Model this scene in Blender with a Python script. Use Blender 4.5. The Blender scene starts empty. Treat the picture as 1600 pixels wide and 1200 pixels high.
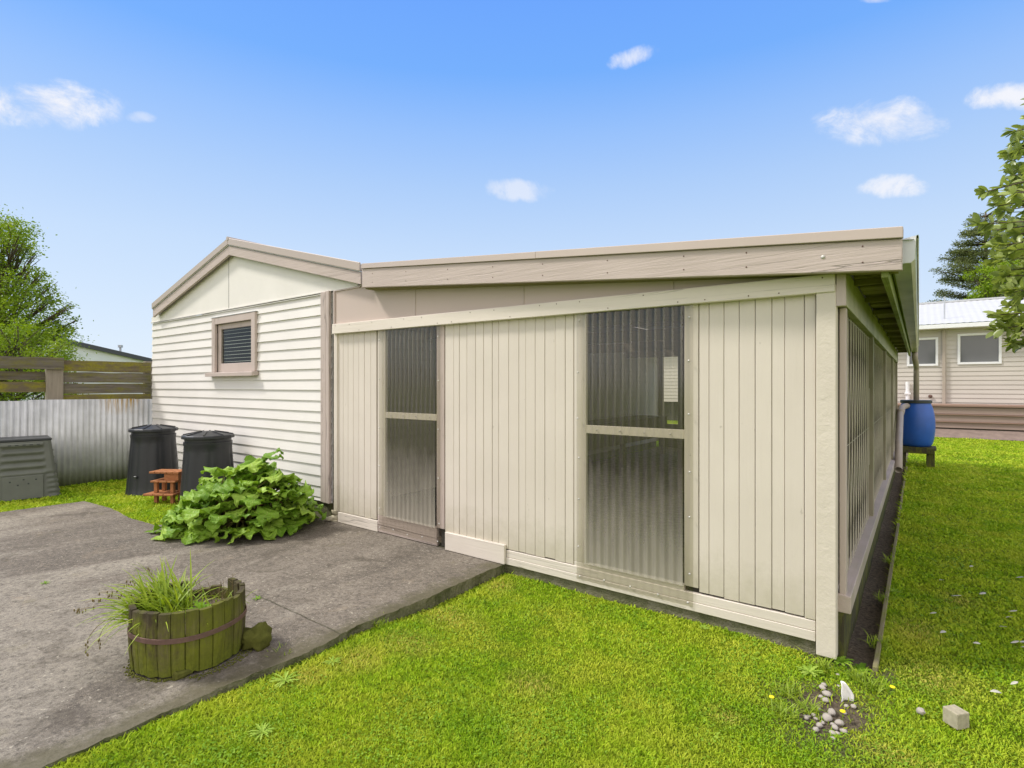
import bpy, bmesh, math, random
import numpy as np
from mathutils import Vector, Matrix, noise as mnoise
random.seed(7); rng=np.random.default_rng(11)
SC=bpy.context.scene; COL=SC.collection
R=math.radians
FPX=844.0; HY=603.0; CH=1.6
TH=math.atan2(636,844); cs,sn=math.cos(TH),math.sin(TH)
def ray(px):
    a=(px-800)/FPX; return (a*cs-sn, cs+a*sn)
def on_y(px,Y):
    rx,ry=ray(px); t=Y/ry; return rx*t,t
def xat(px,Y): return on_y(px,Y)[0]
def zat(px,py,Y): return CH+(HY-py)/FPX*on_y(px,Y)[1]
def grd(px,py,z=-0.04):
    d=(CH-z)*FPX/(py-HY); rx,ry=ray(px); return (rx*d,ry*d,z)
def at(px,py,d):
    rx,ry=ray(px); return Vector((rx*d,ry*d,CH+(HY-py)/FPX*d))

# ---------- objects ----------
def tag(o,label=None,cat=None,group=None,kind=None,category=None):
    cat=cat or category
    if label: o['label']=label
    if cat: o['category']=cat
    if group: o['group']=group
    if kind: o['kind']=kind
    return o
def thing(name,label,cat,loc=(0,0,0),rz=0,group=None):
    o=bpy.data.objects.new(name,None); COL.objects.link(o); o.location=loc; o.rotation_euler=(0,0,rz)
    o.empty_display_size=.1
    return tag(o,label,cat,group)
def dup(o,parent=None):
    c=o.copy(); COL.objects.link(c)
    if parent: c.parent=parent
    for ch in list(o.children): dup(ch,c)
    return c
def origin(p):
    v=Vector((0,0,0))
    while p: v+=Vector(p.location); p=p.parent
    return v
class MB:
    def __init__(s): s.v=[]; s.f=[]; s.ch=[]
    def add(s,vs,fs):
        s.ch.append((len(s.v),len(s.f)))
        n=len(s.v); s.v+= [tuple(p) for p in vs]; s.f+=[tuple(i+n for i in f) for f in fs]; return s
    def box(s,x0,x1,y0,y1,z0,z1,j=0):
        r=lambda:random.uniform(-j,j) if j else 0
        vs=[(x+r(),y+r(),z+r()) for x in (x0,x1) for y in (y0,y1) for z in (z0,z1)]
        return s.add(vs,[(0,1,3,2),(4,6,7,5),(0,4,5,1),(2,3,7,6),(0,2,6,4),(1,5,7,3)])
    def hexa(s,p):  # 8 pts: bottom 4 loop, top 4 loop
        return s.add(p,[(3,2,1,0),(4,5,6,7),(0,1,5,4),(1,2,6,5),(2,3,7,6),(3,0,4,7)])
    def prism(s,poly,a0,a1,axis='y'):
        n=len(poly)
        def P(p,a):
            return (p[0],a,p[1]) if axis=='y' else ((a,p[0],p[1]) if axis=='x' else (p[0],p[1],a))
        vs=[P(p,a0) for p in poly]+[P(p,a1) for p in poly]
        fs=[tuple(range(n)),tuple(range(2*n-1,n-1,-1))]+[((i+1)%n,i,i+n,(i+1)%n+n) for i in range(n)]
        return s.add(vs,fs)
    def bar(s,a,b,w,h=None,up=(0,0,1)):
        a=Vector(a);b=Vector(b);h=h or w; d=(b-a).normalized(); u=Vector(up)
        if abs(d.dot(u))>.98: u=Vector((1,0,0))
        r=d.cross(u).normalized(); u=r.cross(d)
        r*=w/2; u*=h/2
        return s.hexa([a-r-u,a+r-u,a+r+u,a-r+u,b-r-u,b+r-u,b+r+u,b-r+u])
    def tube(s,pts,rad,n=8,cap=True):
        pts=[Vector(p) for p in pts]; m=len(pts)
        if not hasattr(rad,'__len__'): rad=[rad]*m
        vs=[];fs=[]; pr=None
        for i,p in enumerate(pts):
            d=(pts[min(i+1,m-1)]-pts[max(i-1,0)]).normalized()
            if pr is None: pr=d.orthogonal().normalized()
            pr=(pr-d*pr.dot(d)).normalized(); q=d.cross(pr)
            for k in range(n):
                a=2*math.pi*k/n; vs.append(p+(pr*math.cos(a)+q*math.sin(a))*rad[i])
        for i in range(m-1):
            for k in range(n):
                k2=(k+1)%n; fs.append((i*n+k,i*n+k2,(i+1)*n+k2,(i+1)*n+k))
        if cap: fs.append(tuple(range(n-1,-1,-1))); fs.append(tuple(range((m-1)*n,m*n)))
        return s.add(vs,fs)
    def lathe(s,prof,n=32,c=(0,0,0),ribs=None,cap=True):
        vs=[];fs=[];m=len(prof)
        for (r,z) in prof:
            for k in range(n):
                a=2*math.pi*k/n; rr=r*(ribs(a,z) if ribs else 1)
                vs.append((c[0]+rr*math.cos(a),c[1]+rr*math.sin(a),c[2]+z))
        for i in range(m-1):
            for k in range(n):
                k2=(k+1)%n; fs.append((i*n+k,i*n+k2,(i+1)*n+k2,(i+1)*n+k))
        if cap: fs.append(tuple(range(n-1,-1,-1))); fs.append(tuple(range((m-1)*n,m*n)))
        return s.add(vs,fs)
    def ball(s,c,r,n=8,sc=(1,1,1),nz=0,seed=0):
        vs=[];fs=[]; m=n//2+1
        for i in range(m+1):
            t=math.pi*i/m
            for k in range(n):
                a=2*math.pi*k/n; d=Vector((math.sin(t)*math.cos(a),math.sin(t)*math.sin(a),math.cos(t)))
                q=1+nz*mnoise.noise(d*1.7+Vector((seed*3.1,seed,0)))+nz*.35*mnoise.noise(d*6+Vector((seed,7,0)))
                vs.append((c[0]+d.x*r*sc[0]*q,c[1]+d.y*r*sc[1]*q,c[2]+d.z*r*sc[2]*q))
        for i in range(m):
            for k in range(n):
                k2=(k+1)%n; fs.append((i*n+k,(i+1)*n+k,(i+1)*n+k2,i*n+k2))
        return s.add(vs,fs)
    def build(s,name,mat,parent=None,bevel=0,smooth=False,seg=1,weld=False,each=False,**kw):
        if each and len(s.ch)>1:
            ch=s.ch+[(len(s.v),len(s.f))]; r=None
            for (v0,f0),(v1,f1) in zip(ch[:-1],ch[1:]):
                m=MB(); m.add(s.v[v0:v1],[tuple(i-v0 for i in f) for f in s.f[f0:f1]]); r=m.build(name,mat,parent,bevel,smooth,seg,weld,**kw)
            return r
        o0=origin(parent); me=bpy.data.meshes.new(name)
        me.from_pydata([(x-o0.x,y-o0.y,z-o0.z) for x,y,z in s.v],[],s.f)
        if weld:
            bm=bmesh.new(); bm.from_mesh(me); bmesh.ops.remove_doubles(bm,verts=bm.verts,dist=1e-5); bm.to_mesh(me); bm.free()
        me.materials.append(mat)
        if smooth: me.polygons.foreach_set('use_smooth',[True]*len(me.polygons))
        me.update()
        o=bpy.data.objects.new(name,me); COL.objects.link(o)
        if parent: o.parent=parent
        if bevel:
            b=o.modifiers.new('b','BEVEL'); b.width=bevel; b.segments=seg; b.limit_method='ANGLE'; b.angle_limit=R(40)
            b.harden_normals=False
        if smooth=='auto':
            pass
        tag(o,**kw); return o
def np_mesh(name,verts,quads,mat,parent=None,tris=None,smooth=False,cols=None,**kw):
    """verts (N,3); quads (M,k) uniform face size"""
    me=bpy.data.meshes.new(name); o0=origin(parent)
    v=np.asarray(verts,dtype=np.float32)-np.array([o0.x,o0.y,o0.z],dtype=np.float32)
    f=np.asarray(quads,dtype=np.int32); k=f.shape[1]
    me.vertices.add(len(v)); me.vertices.foreach_set('co',v.ravel())
    me.loops.add(f.size); me.loops.foreach_set('vertex_index',f.ravel())
    me.polygons.add(len(f)); me.polygons.foreach_set('loop_start',np.arange(0,f.size,k,dtype=np.int32))
    me.polygons.foreach_set('loop_total',np.full(len(f),k,dtype=np.int32))
    if smooth: me.polygons.foreach_set('use_smooth',np.ones(len(f),dtype=bool))
    me.materials.append(mat)
    if cols is not None:
        a=me.attributes.new('tone','FLOAT','POINT'); a.data.foreach_set('value',np.asarray(cols,dtype=np.float32))
    me.update(calc_edges=True); me.validate()
    o=bpy.data.objects.new(name,me); COL.objects.link(o)
    if parent: o.parent=parent
    tag(o,**kw); return o

# ---------- materials ----------
class NT:
    def __init__(s,name):
        s.m=bpy.data.materials.new(name); s.m.use_nodes=True; s.t=s.m.node_tree; s.t.nodes.clear()
    def n(s,ty,**kw):
        nd=s.t.nodes.new(ty)
        for k,v in kw.items():
            if k=='i':
                for a,b in v.items():
                    if isinstance(b,bpy.types.NodeSocket): s.t.links.new(b,nd.inputs[a])
                    else: nd.inputs[a].default_value=b
            else: setattr(nd,k,v)
        return nd
    def noise(s,scale,vec=None,detail=4,rough=.55,dist=0):
        nd=s.n('ShaderNodeTexNoise',i={'Scale':scale,'Detail':detail,'Roughness':rough,'Distortion':dist})
        if vec is not None: s.t.links.new(vec,nd.inputs['Vector'])
        return nd.outputs['Fac']
    def coord(s,scale=(1,1,1),loc=(0,0,0),kind='Object'):
        tc=s.n('ShaderNodeTexCoord'); mp=s.n('ShaderNodeMapping',i={'Vector':tc.outputs[kind],'Scale':scale,'Location':loc})
        return mp.outputs[0]
    def ramp(s,fac,stops):
        nd=s.n('ShaderNodeValToRGB',i={'Fac':fac}); e=nd.color_ramp.elements
        while len(e)<len(stops): e.new(.5)
        for k,(p,c) in enumerate(stops):
            e[k].position=p; e[k].color=(c if isinstance(c,tuple) else (c,c,c))+(1,)
        return nd.outputs['Color']
    def mix(s,f,a,b,bt='MIX'):
        nd=s.n('ShaderNodeMix',data_type='RGBA',blend_type=bt)
        for idx,v in ((0,f),(6,a),(7,b)):
            if isinstance(v,bpy.types.NodeSocket): s.t.links.new(v,nd.inputs[idx])
            else: nd.inputs[idx].default_value=(v+(1,)) if isinstance(v,tuple) else v
        return nd.outputs[2]
    def math(s,op,a,b=0,c=None,clamp=False):
        nd=s.n('ShaderNodeMath',operation=op,use_clamp=clamp)
        for k,v in enumerate((a,b,c)):
            if v is None: continue
            if isinstance(v,bpy.types.NodeSocket): s.t.links.new(v,nd.inputs[k])
            else: nd.inputs[k].default_value=v
        return nd.outputs[0]
    def bump(s,h,st=.3,d=.01,nrm=None):
        i={'Height':h,'Strength':st,'Distance':d}
        if nrm is not None: i['Normal']=nrm
        return s.n('ShaderNodeBump',i=i).outputs[0]
    def bsdf(s,col,rough=.6,nrm=None,metal=0,spec=.5,**kw):
        nd=s.n('ShaderNodeBsdfPrincipled',i={'Metallic':metal,'Specular IOR Level':spec})
        for k,v in (('Base Color',col),('Roughness',rough)):
            if isinstance(v,bpy.types.NodeSocket): s.t.links.new(v,nd.inputs[k])
            else: nd.inputs[k].default_value=(v+(1,)) if isinstance(v,tuple) else v
        if nrm is not None: s.t.links.new(nrm,nd.inputs['Normal'])
        for k,v in kw.items():
            nd.inputs[k].default_value=v
        return nd.outputs[0]
    def out(s,sh):
        o=s.n('ShaderNodeOutputMaterial'); s.t.links.new(sh,o.inputs[0]); return s.m
    def geo(s): return s.n('ShaderNodeNewGeometry')
    def sep(s,vec): return s.n('ShaderNodeSeparateXYZ',i={'Vector':vec}).outputs

def paint(name,col,grain='z',rough=.55,var=.12,grit=.35,algae=0,island=.05,cracks=True,splash=False):
    t=NT(name); sc={'z':(28,28,1.2),'x':(1.2,28,28),'y':(28,1.2,28),'n':(8,8,8)}[grain]
    v=t.coord(sc); o=t.coord()
    g=t.noise(1.6,v,5,.65,.4); big=t.noise(1.7,o,4); fine=t.noise(60,o,2)
    isl=t.geo().outputs['Random Per Island']
    c=t.mix(t.math('MULTIPLY',t.math('SUBTRACT',isl,.5),island*2,clamp=False),col,tuple(min(1,k*1.6) for k in col))
    dark=tuple(k*.72*w for k,w in zip(col,(1,.98,.92)))
    c=t.mix(t.ramp(big,[(.35,var*1.6),(.65,0.0)]),c,dark)
    c=t.mix(t.math('MULTIPLY',t.ramp(g,[(.55,0.),(.8,1.)]),var*.9),c,dark)
    if cracks:
        s2={'z':(14,14,.45),'x':(.45,14,14),'y':(14,.45,14),'n':(5,5,5)}[grain]
        cn=t.math('ABSOLUTE',t.math('SUBTRACT',t.noise(1.3,t.coord(s2),3,.5,.6),.5))
        gate=t.ramp(t.noise(1.1,t.coord(tuple(k*.25 for k in s2),(3,5,7)),3,.6),[(.50,0.),(.60,1.)])
        cr=t.math('MULTIPLY',t.ramp(cn,[(.004,1.),(.014,0.)]),gate)
        c=t.mix(t.math('MULTIPLY',cr,.6),c,tuple(k*.35 for k in col))
    if algae:
        a=t.ramp(t.noise(2.3,o,5,.65),[(.42,0.),(.62,algae)]); c=t.mix(a,c,(.13,.17,.03))
    if splash:
        zz=t.sep(o)[2]; sm=t.n('ShaderNodeMapRange',i={'Value':t.math('ADD',zz,t.math('MULTIPLY',t.math('SUBTRACT',t.noise(9,o,5,.7),.5),.5)),'From Min':.12,'From Max':.5,'To Min':.55,'To Max':0.}).outputs[0]
        c=t.mix(sm,c,(.36,.33,.22))
        ch=t.noise(22,t.coord((1,1,.35)),4,.7); c=t.mix(t.ramp(ch,[(.70,0.),(.73,.45)]),c,(.33,.29,.23))
    h=t.math('ADD',t.math('MULTIPLY',g,.6),t.math('MULTIPLY',fine,.15))
    if cracks: h=t.math('SUBTRACT',h,t.math('MULTIPLY',cr,.8))
    nr=t.bump(h,grit,.009)
    return t.out(t.bsdf(c,t.ramp(big,[(.3,rough-.06),(.7,rough+.12)]),nr,spec=.35))
def wood(name,a,b,grain='z',rough=.85,moss=0,mosscol=(.17,.19,.02),scale=1,foot=False):
    t=NT(name); k=20*scale; sc={'z':(k,k,1.1),'x':(1.1,k,k),'y':(k,1.1,k)}[grain]
    v=t.coord(sc); o=t.coord(); g=t.noise(1.8,v,6,.7,.8); isl=t.geo().outputs['Random Per Island']
    c=t.mix(t.ramp(g,[(.3,0.),(.7,1.)]),a,b)
    c=t.mix(t.math('MULTIPLY',isl,.45),c,tuple(x*.55 for x in a))
    if moss:
        mz={'z':(9,9,3),'x':(3,9,9),'y':(9,3,9)}[grain]
        m=t.ramp(t.noise(1.1,t.coord(mz),7,.75),[(.50-moss*.2,0.),(.72-moss*.2,.85)])
        m2=t.noise(30,o,3); c=t.mix(m,c,t.mix(m2,tuple(x*.5 for x in mosscol),tuple(min(1,x*1.5) for x in mosscol)))
    if foot:
        s=t.sep(o); n=t.math('MULTIPLY',t.math('SUBTRACT',t.noise(16,o,5,.75),.5),.22)
        f1=t.n('ShaderNodeMapRange',i={'Value':t.math('ADD',s[2],n),'From Min':.03,'From Max':.14,'To Min':.8,'To Max':0.}).outputs[0]
        f2=t.n('ShaderNodeMapRange',i={'Value':t.math('ADD',s[0],n),'From Min':.20,'From Max':.34,'To Min':0.,'To Max':.75}).outputs[0]
        c=t.mix(t.ramp(t.math('ADD',s[2],n),[(.26,0.),(.34,.6)]),c,(.035,.028,.018))
        c=t.mix(f2,c,(.17,.185,.012)); c=t.mix(f1,c,t.mix(t.noise(60,o,3),(.05,.07,.008),(.20,.22,.02)))
    return t.out(t.bsdf(c,rough,t.bump(g,.6,.008),spec=.2))
def plain(name,col,rough=.5,metal=0,nz=.15,sc=12,bump=.1,spec=.4):
    t=NT(name); o=t.coord(); n1=t.noise(sc,o,4)
    c=t.mix(t.ramp(n1,[(.3,nz),(.7,0.)]),col,tuple(x*.55 for x in col))
    return t.out(t.bsdf(c,rough,t.bump(t.noise(sc*8,o,3),bump,.002),metal,spec))
def leafmat(name,c0,c1,c2,trans=.35,rough=.45,nscale=1.2,spec=.35):
    t=NT(name); g=t.geo(); isl=g.outputs['Random Per Island']; o=t.coord()
    n1=t.noise(nscale,o,3)
    f=t.math('ADD',t.math('MULTIPLY',isl,.55),t.math('MULTIPLY',t.ramp(n1,[(.3,0.),(.7,1.)]),.45))
    c=t.ramp(f,[(0,c0),(.5,c1),(1,c2)])
    b=t.bsdf(c,rough,None,spec=spec)
    tr=t.n('ShaderNodeBsdfTranslucent'); t.t.links.new(t.mix(1.,c,(1.,1.,.45),'MULTIPLY'),tr.inputs[0])
    mx=t.n('ShaderNodeMixShader',i={0:trans,1:b,2:tr.outputs[0]})
    return t.out(mx.outputs[0])

CREAM=(.64,.58,.505); PINK=(.50,.42,.38); WHITE=(.735,.705,.67)
M={}
M['cream_v']=paint('cream_paint_vertical_grain',CREAM,'z',cracks=False,splash=True)
M['cream_x']=paint('cream_paint_long_grain',CREAM,'x')
M['header']=paint('pale_green_cream_paint',(.71,.64,.56),'x',grit=.5)
M['rough']=paint('rough_sawn_cream_paint',(.63,.57,.485),'n',grit=.8,cracks=False)
M['pink_x']=paint('mushroom_paint_long_grain',PINK,'x',grit=.7,var=.15)
M['pink_z']=paint('mushroom_paint_upright_grain',PINK,'z',grit=.5,var=.15)
M['pink_y']=paint('mushroom_paint_deep_grain',PINK,'y',grit=.5,var=.3,algae=.15)
M['pink_flat']=paint('mushroom_paint_sheet',(.52,.43,.38),'n',grit=.05,cracks=False,var=.06)
M['pink_metal']=plain('mushroom_coated_steel',(.46,.385,.33),.35,0,.08,3,.02,.5)
M['white_board']=paint('off_white_weatherboard_paint',WHITE,'x',grit=.15,var=.07,cracks=False,island=.04)
M['white_sheet']=paint('off_white_sheet_paint',(.77,.74,.69),'n',grit=.06,var=.12,cracks=False)
M['green_y']=paint('algae_stained_cream_paint',(.52,.50,.38),'y',var=.3,algae=.4)
M['green_z']=paint('algae_stained_post_paint',(.36,.32,.24),'z',var=.3,algae=.35)
M['green_eave']=paint('algae_green_eave_paint',(.36,.40,.15),'y',var=.3,algae=.7,grit=.2)
M['soffit']=wood('raw_soffit_timber',(.44,.40,.20),(.32,.29,.13),'x')
M['rafter']=wood('dark_rafter_timber',(.24,.22,.09),(.30,.27,.13),'x')
M['housewall']=paint('beige_weatherboard_paint',(.53,.49,.44),'x',grit=.1,var=.1,cracks=False)
M['housewhite']=plain('white_joinery',(.82,.82,.83),.4)
M['deck']=wood('brown_deck_timber',(.36,.24,.19),(.26,.17,.13),'x')
M['fencewood']=wood('weathered_fence_timber',(.25,.22,.175),(.055,.046,.036),'y',moss=.2,mosscol=(.17,.16,.02))
M['fencemossy']=wood('mossy_fence_timber',(.20,.16,.11),(.11,.085,.055),'y',moss=.55,mosscol=(.25,.23,.015))
M['fencepost']=wood('bleached_post_timber',(.40,.35,.28),(.24,.20,.15),'z',moss=.0)
M['barrelwood']=wood('mossy_barrel_timber',(.055,.042,.022),(.17,.14,.075),'z',moss=.30,mosscol=(.15,.17,.012),scale=1.6,foot=True)
M['standwood']=wood('dark_stand_timber',(.085,.08,.045),(.05,.045,.028),'z',moss=.3)
M['orange']=wood('orange_stained_timber',(.50,.21,.085),(.33,.13,.05),'x',rough=.6)
M['hoop']=plain('rusty_iron_hoop',(.17,.10,.08),.75,.2,.6,25,.5)
M['black_plastic']=plain('black_plastic',(.022,.024,.027),.38,0,.4,6,.15,.45)
M['grey_plastic']=plain('grey_green_plastic',(.135,.145,.118),.5,0,.35,6,.2,.35)
M['dark_plastic']=plain('dark_lid_plastic',(.04,.045,.045),.4)
M['blue']=plain('blue_drum_plastic',(.022,.11,.47),.38,0,.35,5,.1,.5)
M['pipe']=plain('beige_drain_pipe',(.42,.36,.30),.45,0,.3,7,.1)
M['screw']=plain('zinc_screw',(.6,.58,.54),.4,.4,.5,90)
M['pebble']=plain('river_pebble',(.42,.38,.33),.7,0,.5,40,.3)
M['shoe']=plain('cream_ceramic',(.50,.45,.32),.6,0,.6,60,.3)
M['stone']=plain('mossy_stone',(.13,.135,.03),.95,0,.95,28,1.0,.1)
M['block']=plain('weathered_concrete_block',(.42,.38,.27),.9,0,.6,40,.5)
M['petal']=plain('yellow_petal',(.85,.72,.01),.6)
M['shell']=plain('white_shard',(.82,.80,.78),.5,0,.15,30)
M['whitemetal']=plain('white_roof_steel',(.66,.68,.70),.5)
M['darkroof']=plain('dark_grey_flashing',(.06,.065,.075),.5)
M['antenna']=plain('galvanised_flue',(.5,.52,.55),.4,.5)
M['bark']=wood('grey_bark',(.14,.11,.08),(.07,.055,.04),'z')
M['dark']=plain('dark_interior_lining',(.05,.045,.035),.9)
M['inner']=wood('bare_interior_timber',(.30,.24,.16),(.20,.16,.10),'x')
M['straw']=leafmat('dry_stalk',(.10,.07,.03),(.18,.13,.05),(.22,.2,.07),.1)

# concrete slab
def slab_mat():
    t=NT('weathered_driveway_concrete'); o=t.coord(); st=t.coord((1.2,.35,1),(0,0,0))
    big=t.noise(.9,st,6,.6,.6); mid=t.noise(5,o,6,.7); fine=t.noise(170,o,3,.8); vor=t.noise(420,o,2,.9)
    c=t.ramp(big,[(.30,(.075,.066,.058)),(.46,(.125,.11,.096)),(.56,(.18,.16,.14)),(.72,(.25,.23,.20))])
    # pale worn area nearer the road side, dark damp area by the shed: world-position wear
    s=t.sep(o); w=t.math('ADD',t.math('MULTIPLY',s[1],-.32),t.math('ADD',t.math('MULTIPLY',t.math('SUBTRACT',mid,.5),.9),.95))
    w=t.math('ADD',w,t.math('MULTIPLY',t.math('SUBTRACT',big,.5),2.2))
    wm=t.ramp(w,[(.42,0.),(.62,1.)])
    c=t.mix(t.math('MULTIPLY',wm,.65),c,(.28,.265,.235))
    c=t.mix(t.ramp(mid,[(.45,0.),(.8,.55)]),c,(.105,.09,.075))
    c=t.mix(t.ramp(fine,[(.38,.6),(.5,0.)]),c,(.035,.03,.027))
    c=t.mix(t.ramp(vor,[(.53,0.),(.66,.6)]),c,(.50,.47,.41))
    gr=t.noise(34,o,5,.85); c=t.mix(t.ramp(gr,[(.36,.75),(.50,0.)]),c,(.045,.04,.036)); c=t.mix(t.ramp(gr,[(.54,0.),(.68,.55)]),c,(.36,.335,.29))
    pt=t.noise(2.6,o,7,.75,.8); c=t.mix(t.ramp(pt,[(.34,.7),(.48,0.)]),c,(.065,.056,.044)); c=t.mix(t.ramp(pt,[(.60,0.),(.70,.4)]),c,(.30,.25,.19))
    sp=t.noise(38,o,2,.5); c=t.mix(t.ramp(sp,[(.68,0.),(.72,.5)]),c,(.5,.48,.42)); c=t.mix(t.ramp(sp,[(.26,.45),(.31,0.)]),c,(.04,.035,.03))
    em=t.n('ShaderNodeMapRange',i={'Value':t.math('ADD',s[0],t.math('MULTIPLY',t.math('SUBTRACT',t.noise(7,o,6,.7),.5),.5)),'From Min':-3.08,'From Max':-2.93,'To Min':0.,'To Max':.75}).outputs[0]; c=t.mix(em,c,(.085,.08,.045))
    c=t.mix(1.,c,(1.02,.98,.90),'MULTIPLY')
    # saw joint across the slab
    j=t.math('ABSOLUTE',t.math('SUBTRACT',t.math('ADD',s[1],t.math('MULTIPLY',t.math('SUBTRACT',mid,.5),.04)),2.07))
    jm=t.math('MULTIPLY',t.ramp(j,[(.002,1.),(.006,0.)]),t.n('ShaderNodeMapRange',i={'Value':s[0],'From Min':-4.6,'From Max':-3.9,'To Min':.12,'To Max':.9}).outputs[0]); c=t.mix(jm,c,(.045,.045,.02))
    # mossy tint near the planter and along the edge
    ms=t.math('MULTIPLY',t.ramp(t.noise(3.2,o,6,.7),[(.6,0.),(.7,1.)]),.35); c=t.mix(ms,c,(.13,.115,.05))
    h=t.math('ADD',t.math('MULTIPLY',gr,1.2),t.math('MULTIPLY',mid,.4)); h=t.math('SUBTRACT',h,t.math('MULTIPLY',jm,1.5))
    return t.out(t.bsdf(c,.82,t.bump(h,.65,.006),spec=.3))
M['slab']=slab_mat()
def foundation_mat():
    t=NT('mossy_foundation_concrete'); o=t.coord(); n=t.noise(6,o,6,.7); f=t.noise(80,o,3)
    c=t.ramp(n,[(.3,(.07,.08,.03)),(.5,(.16,.155,.09)),(.7,(.24,.22,.16))])
    return t.out(t.bsdf(c,.9,t.bump(t.math('ADD',n,f),.8,.02),spec=.2))
M['found']=foundation_mat()
def soil_mat():
    t=NT('damp_soil'); o=t.coord(); n=t.noise(14,o,6,.75); f=t.noise(120,o,3)
    c=t.ramp(n,[(.3,(.09,.07,.048)),(.5,(.19,.15,.11)),(.72,(.33,.27,.20))])
    return t.out(t.bsdf(c,.95,t.bump(t.math('ADD',n,t.math('MULTIPLY',f,.4)),1,.03),spec=.15))
M['soil']=soil_mat()
def ground_mat():
    t=NT('lawn_ground'); o=t.coord(); n=t.noise(1.1,o,5,.6); m=t.noise(9,o,6,.7); f=t.noise(150,o,4,.8); g=t.noise(45,o,3,.7)
    c=t.ramp(n,[(.3,(.11,.21,.006)),(.5,(.20,.32,.007)),(.7,(.32,.40,.012))])
    c=t.mix(t.ramp(m,[(.4,.0),(.75,.7)]),c,(.22,.20,.02))
    c=t.mix(t.ramp(m,[(.22,.6),(.42,.0)]),c,(.03,.07,.005))
    c=t.mix(t.ramp(f,[(.3,.75),(.52,0.)]),c,(.025,.05,.004))
    c=t.mix(t.ramp(f,[(.58,0.),(.75,.6)]),c,(.36,.44,.03))
    at_=t.n('ShaderNodeAttribute',attribute_name='tone').outputs['Fac']
    c=t.mix(at_,c,t.ramp(g,[(.3,(.09,.07,.045)),(.7,(.30,.24,.17))]))
    return t.out(t.bsdf(c,.9,t.bump(t.math('ADD',f,g),1,.03),spec=.15))
M['ground']=ground_mat()
def blade_mat():
    t=NT('grass_blades'); isl=t.geo().outputs['Random Per Island']; o=t.coord(); n=t.noise(1.1,o,5,.6); m=t.noise(7,o,4,.6)
    cl=t.noise(26,o,3,.6)
    f=t.math('ADD',t.math('MULTIPLY',isl,.40),t.math('ADD',t.math('MULTIPLY',t.ramp(n,[(.3,0.),(.7,1.)]),.34),t.math('MULTIPLY',t.ramp(m,[(.3,0.),(.7,1.)]),.26)))
    c=t.ramp(f,[(0,(.13,.28,.008)),(.3,(.25,.43,.012)),(.55,(.40,.57,.02)),(.78,(.54,.65,.04)),(1,(.62,.62,.12))])
    c=t.mix(t.ramp(cl,[(.34,.55),(.5,0.)]),c,(.07,.17,.006))
    yel=t.noise(2.3,t.coord((1,1,1),(9,4,0)),5,.65); c=t.mix(t.ramp(yel,[(.44,0.),(.64,.6)]),c,(.60,.62,.06))
    at_=t.n('ShaderNodeAttribute',attribute_name='tone').outputs['Fac']
    c=t.mix(at_,c,(.60,.50,.12))
    b=t.bsdf(c,.6,None,spec=.2); tr=t.n('ShaderNodeBsdfTranslucent'); t.t.links.new(c,tr.inputs[0])
    mx=t.n('ShaderNodeMixShader',i={0:.35,1:b,2:tr.outputs[0]}); return t.out(mx.outputs[0])
M['blade']=blade_mat()
def corr_mat():
    t=NT('weathered_galvanised_iron'); o=t.coord(); n=t.noise(3,o,5,.6); s=t.sep(o); st=t.noise(2.2,t.coord((1,14,.7)),5,.7)
    c=t.ramp(n,[(.3,(.48,.49,.48)),(.7,(.68,.69,.69))])
    c=t.mix(t.ramp(st,[(.5,0.),(.75,.4)]),c,(.23,.23,.21))
    z=t.math('ADD',s[2],t.math('MULTIPLY',st,.25)); c=t.mix(t.ramp(z,[(.10,.85),(.42,0.)]),c,(.17,.18,.04))
    # rust and lichen streaks at the top edge of the first sheets
    yy=t.math('ABSOLUTE',t.math('SUBTRACT',s[1],2.32)); rm=t.math('MULTIPLY',t.ramp(yy,[(.16,1.),(.34,0.)]),t.math('MULTIPLY',t.ramp(s[2],[(.0,0.),(1.0,0.)]),1))
    z2=t.n('ShaderNodeMapRange',i={'Value':s[2],'From Min':1.1,'From Max':1.36,'To Min':0.,'To Max':1.}).outputs[0]
    r2=t.math('MULTIPLY',t.math('MULTIPLY',t.ramp(yy,[(.16,1.),(.34,0.)]),z2),t.ramp(st,[(.47,0.),(.56,1.)]))
    c=t.mix(r2,c,(.38,.22,.02))
    return t.out(t.bsdf(c,.5,t.bump(n,.1,.01),.25,.4))
M['corr']=corr_mat()
def schlick(t,f0):
    fc=t.n('ShaderNodeLayerWeight',i={'Blend':.5}).outputs['Facing']
    return t.math('ADD',f0,t.math('MULTIPLY',t.math('POWER',fc,5.),1-f0))
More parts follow.
